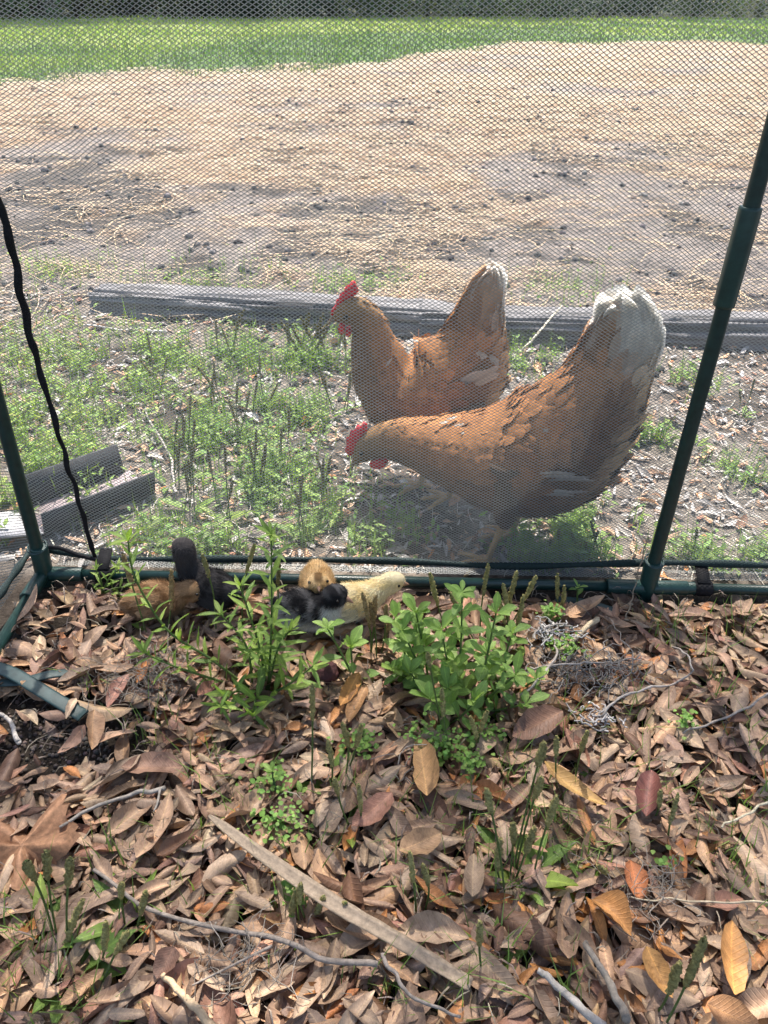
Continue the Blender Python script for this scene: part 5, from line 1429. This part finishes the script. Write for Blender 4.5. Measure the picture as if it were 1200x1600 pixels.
T = np.stack([gx_, gy_, ground_h(gx_, gy_) + rng.rand(m) ** 2 * .045 + .002], 1)
V, F, C = scatter(sm_v, sm_f, M[half], T[half], gcol_[half], sm_c[:, None])
V2, F2, C2 = blades(gx_[~half], gy_[~half], rng.uniform(.02, .085, (~half).sum()), rng.uniform(.0014, .0030, (~half).sum()), gcol_[~half], .7)
V, F, C = join([(V, F, C), (V2, F2, C2)])
o = obj("weed_cover", V, F, M_grass, None, C, False, "stuff"); tag(o, "patchy yellow-green weeds and grass on the ground outside the net", "ground cover")

# inside the pen: clover, grass tufts
cx_, cy_ = [], []
for (u, v, rad_, m) in [(700, 1170, .028, 150), (665, 1155, .02, 80), (735, 1195, .015, 60), (560, 1165, .02, 90), (440, 1290, .025, 120), (425, 1225, .025, 90), (1070, 1130, .012, 45), (460, 1390, .012, 60), (880, 1010, .02, 130), (860, 960, .015, 90), (760, 1145, .02, 60), (1040, 1350, .012, 20)]:
    c0 = G(u, v, .03); cx_.append(c0[0] + rng.normal(0, rad_ * .6, m)); cy_.append(c0[1] + rng.normal(0, rad_ * .5, m))
cx_ = np.concatenate(cx_); cy_ = np.concatenate(cy_); m = len(cx_)
rl_v, rl_f, rl_c = gleaf_tpl(6, .85, -.1, .25, 4)
a = rng.uniform(0, 6.28, m); d = np.stack([np.cos(a), np.sin(a), rng.uniform(-.1, .6, m)], 1)
M = frames(d, np.stack([rng.normal(0, .3, m), rng.normal(0, .3, m), np.ones(m)], 1)) * rng.uniform(.0035, .008, m)[:, None, None]
T = np.stack([cx_, cy_, ground_h(cx_, cy_) + .022 + rng.rand(m) * .022], 1)
V, F, C = scatter(rl_v, rl_f, M, T, jitcol((.22, .36, .09), m, .25, .1), rl_c[:, None])
tx, ty = [], []
for (u, v, m) in [(1190, 1160, 45), (430, 1420, 35), (60, 1500, 45), (120, 1570, 40), (380, 1240, 30), (480, 1340, 30), (820, 1230, 35), (1000, 1120, 25), (880, 1130, 25), (1180, 1250, 35), (650, 1360, 25), (250, 1400, 25), (180, 1330, 30), (560, 1240, 30), (330, 1180, 25), (980, 1200, 25), (700, 1560, 30), (880, 1560, 20), (1050, 1240, 25), (1140, 1330, 50), (1180, 1400, 40), (860, 1310, 50), (790, 1480, 40), (760, 1370, 30), (730, 1275, 40), (640, 1300, 20), (240, 1140, 25), (1160, 980, 40), (1030, 980, 35), (1090, 1010, 25), (340, 1300, 20), (800, 1195, 30), (600, 1500, 25), (930, 1330, 35), (150, 1060, 25), (900, 1290, 30), (1120, 1080, 30), (50, 1420, 30), (20, 1560, 25)]:
    c0 = G(u, v, .02); tx.append(c0[0] + rng.normal(0, .022, m)); ty.append(c0[1] + rng.normal(0, .018, m))
tx = np.concatenate(tx); ty = np.minimum(np.concatenate(ty), .92); m = len(tx)
V2, F2, C2 = blades(tx, ty, rng.uniform(.03, .075, m), rng.uniform(.0014, .0028, m), jitcol((.20, .30, .08), m, .35, .1), 1.0)
V, F, C = join([(V, F, C), (V2, F2, C2)])
o = obj("clover_and_grass", V, F, M_grass, None, C, False, "stuff"); tag(o, "small bright clover and grass sprouts poking through the leaf litter", "ground cover")

# dry crumbs, leaf bits and stalk pieces on the sunlit ground outside
n = 7500
yy = rng.uniform(.985, 2.3, n) ; xx = rng.uniform(-1, 1, n) * (yy * .56 + .12)
k = rng.rand(n) < .35 + .65 * fbm(xx * 5, yy * 5, 3, 51); xx, yy = xx[k], yy[k]; n = len(xx)
a = rng.uniform(0, 6.28, n); d = np.stack([np.cos(a), np.sin(a), rng.normal(0, .15, n)], 1)
M = frames(d, np.stack([rng.normal(0, .25, n), rng.normal(0, .25, n), np.ones(n)], 1)) * (rng.uniform(.008, .030, n) * np.where(rng.rand(n) < .16, 1.9, 1))[:, None, None]
T = np.stack([xx, yy, ground_h(xx, yy) + .003 + rng.rand(n) * .006], 1)
cc = LC[rng.choice(len(LC), n, p=LP)] * rng.uniform(.9, 1.55, (n, 1)); g_ = rng.rand(n) < .45; cc[g_] = np.array([.44, .41, .385]) * rng.uniform(.6, 1.3, (g_.sum(), 1))
ti = rng.randint(0, len(TPL), n); parts = []
for kk in range(len(TPL)):
    q = ti == kk; tv, tf, tc = TPL[kk]; parts.append(scatter(tv, tf, M[q], T[q], cc[q], tc[:, None]))
n = 3800
yy = rng.uniform(.985, 2.4, n); xx = rng.uniform(-1, 1, n) * (yy * .56 + .12)
parts.append(strands(xx, yy, rng.uniform(.015, .07, n), rng.uniform(.0010, .0024, n), jitcol((.47, .43, .38), n, .45, .05), .003, 3, .5, None, .012))
V, F, C = join(parts)
o = obj("dry_litter", V, F, M_litter, None, C, True, "stuff"); tag(o, "pale leaf scraps and dry stalk bits on the sunlit ground outside the net", "litter")
# fine debris inside the pen between the leaves
n = 2600
yy = rng.uniform(.2, .925, n); xx = rng.uniform(-.53, .95, n)
V, F, C = strands(xx, yy, rng.uniform(.012, .05, n), rng.uniform(.0007, .0018, n), jitcol((.22, .18, .145), n, .5, .06), .012, 3, .6, None, .022)
c0 = bare; n = 700
px = c0[0] + rng.normal(0, .06, n); py = c0[1] + rng.normal(0, .04, n); sc = rng.uniform(.0008, .0035, n)
M = frames(rng.normal(size=(n, 3)), rng.normal(size=(n, 3))) * sc[:, None, None]
V2, F2, C2 = scatter(IV, IF, M, np.stack([px, py, ground_h(px, py) + sc * .4], 1), jitcol((.11, .09, .075), n, .6, .1))
V, F, C = join([(V, F, C), (V2, F2, C2)])
o = obj("fine_debris", V, F, M_wood, None, C, False, "stuff"); tag(o, "fine twig bits and soil crumbs between the fallen leaves", "debris")
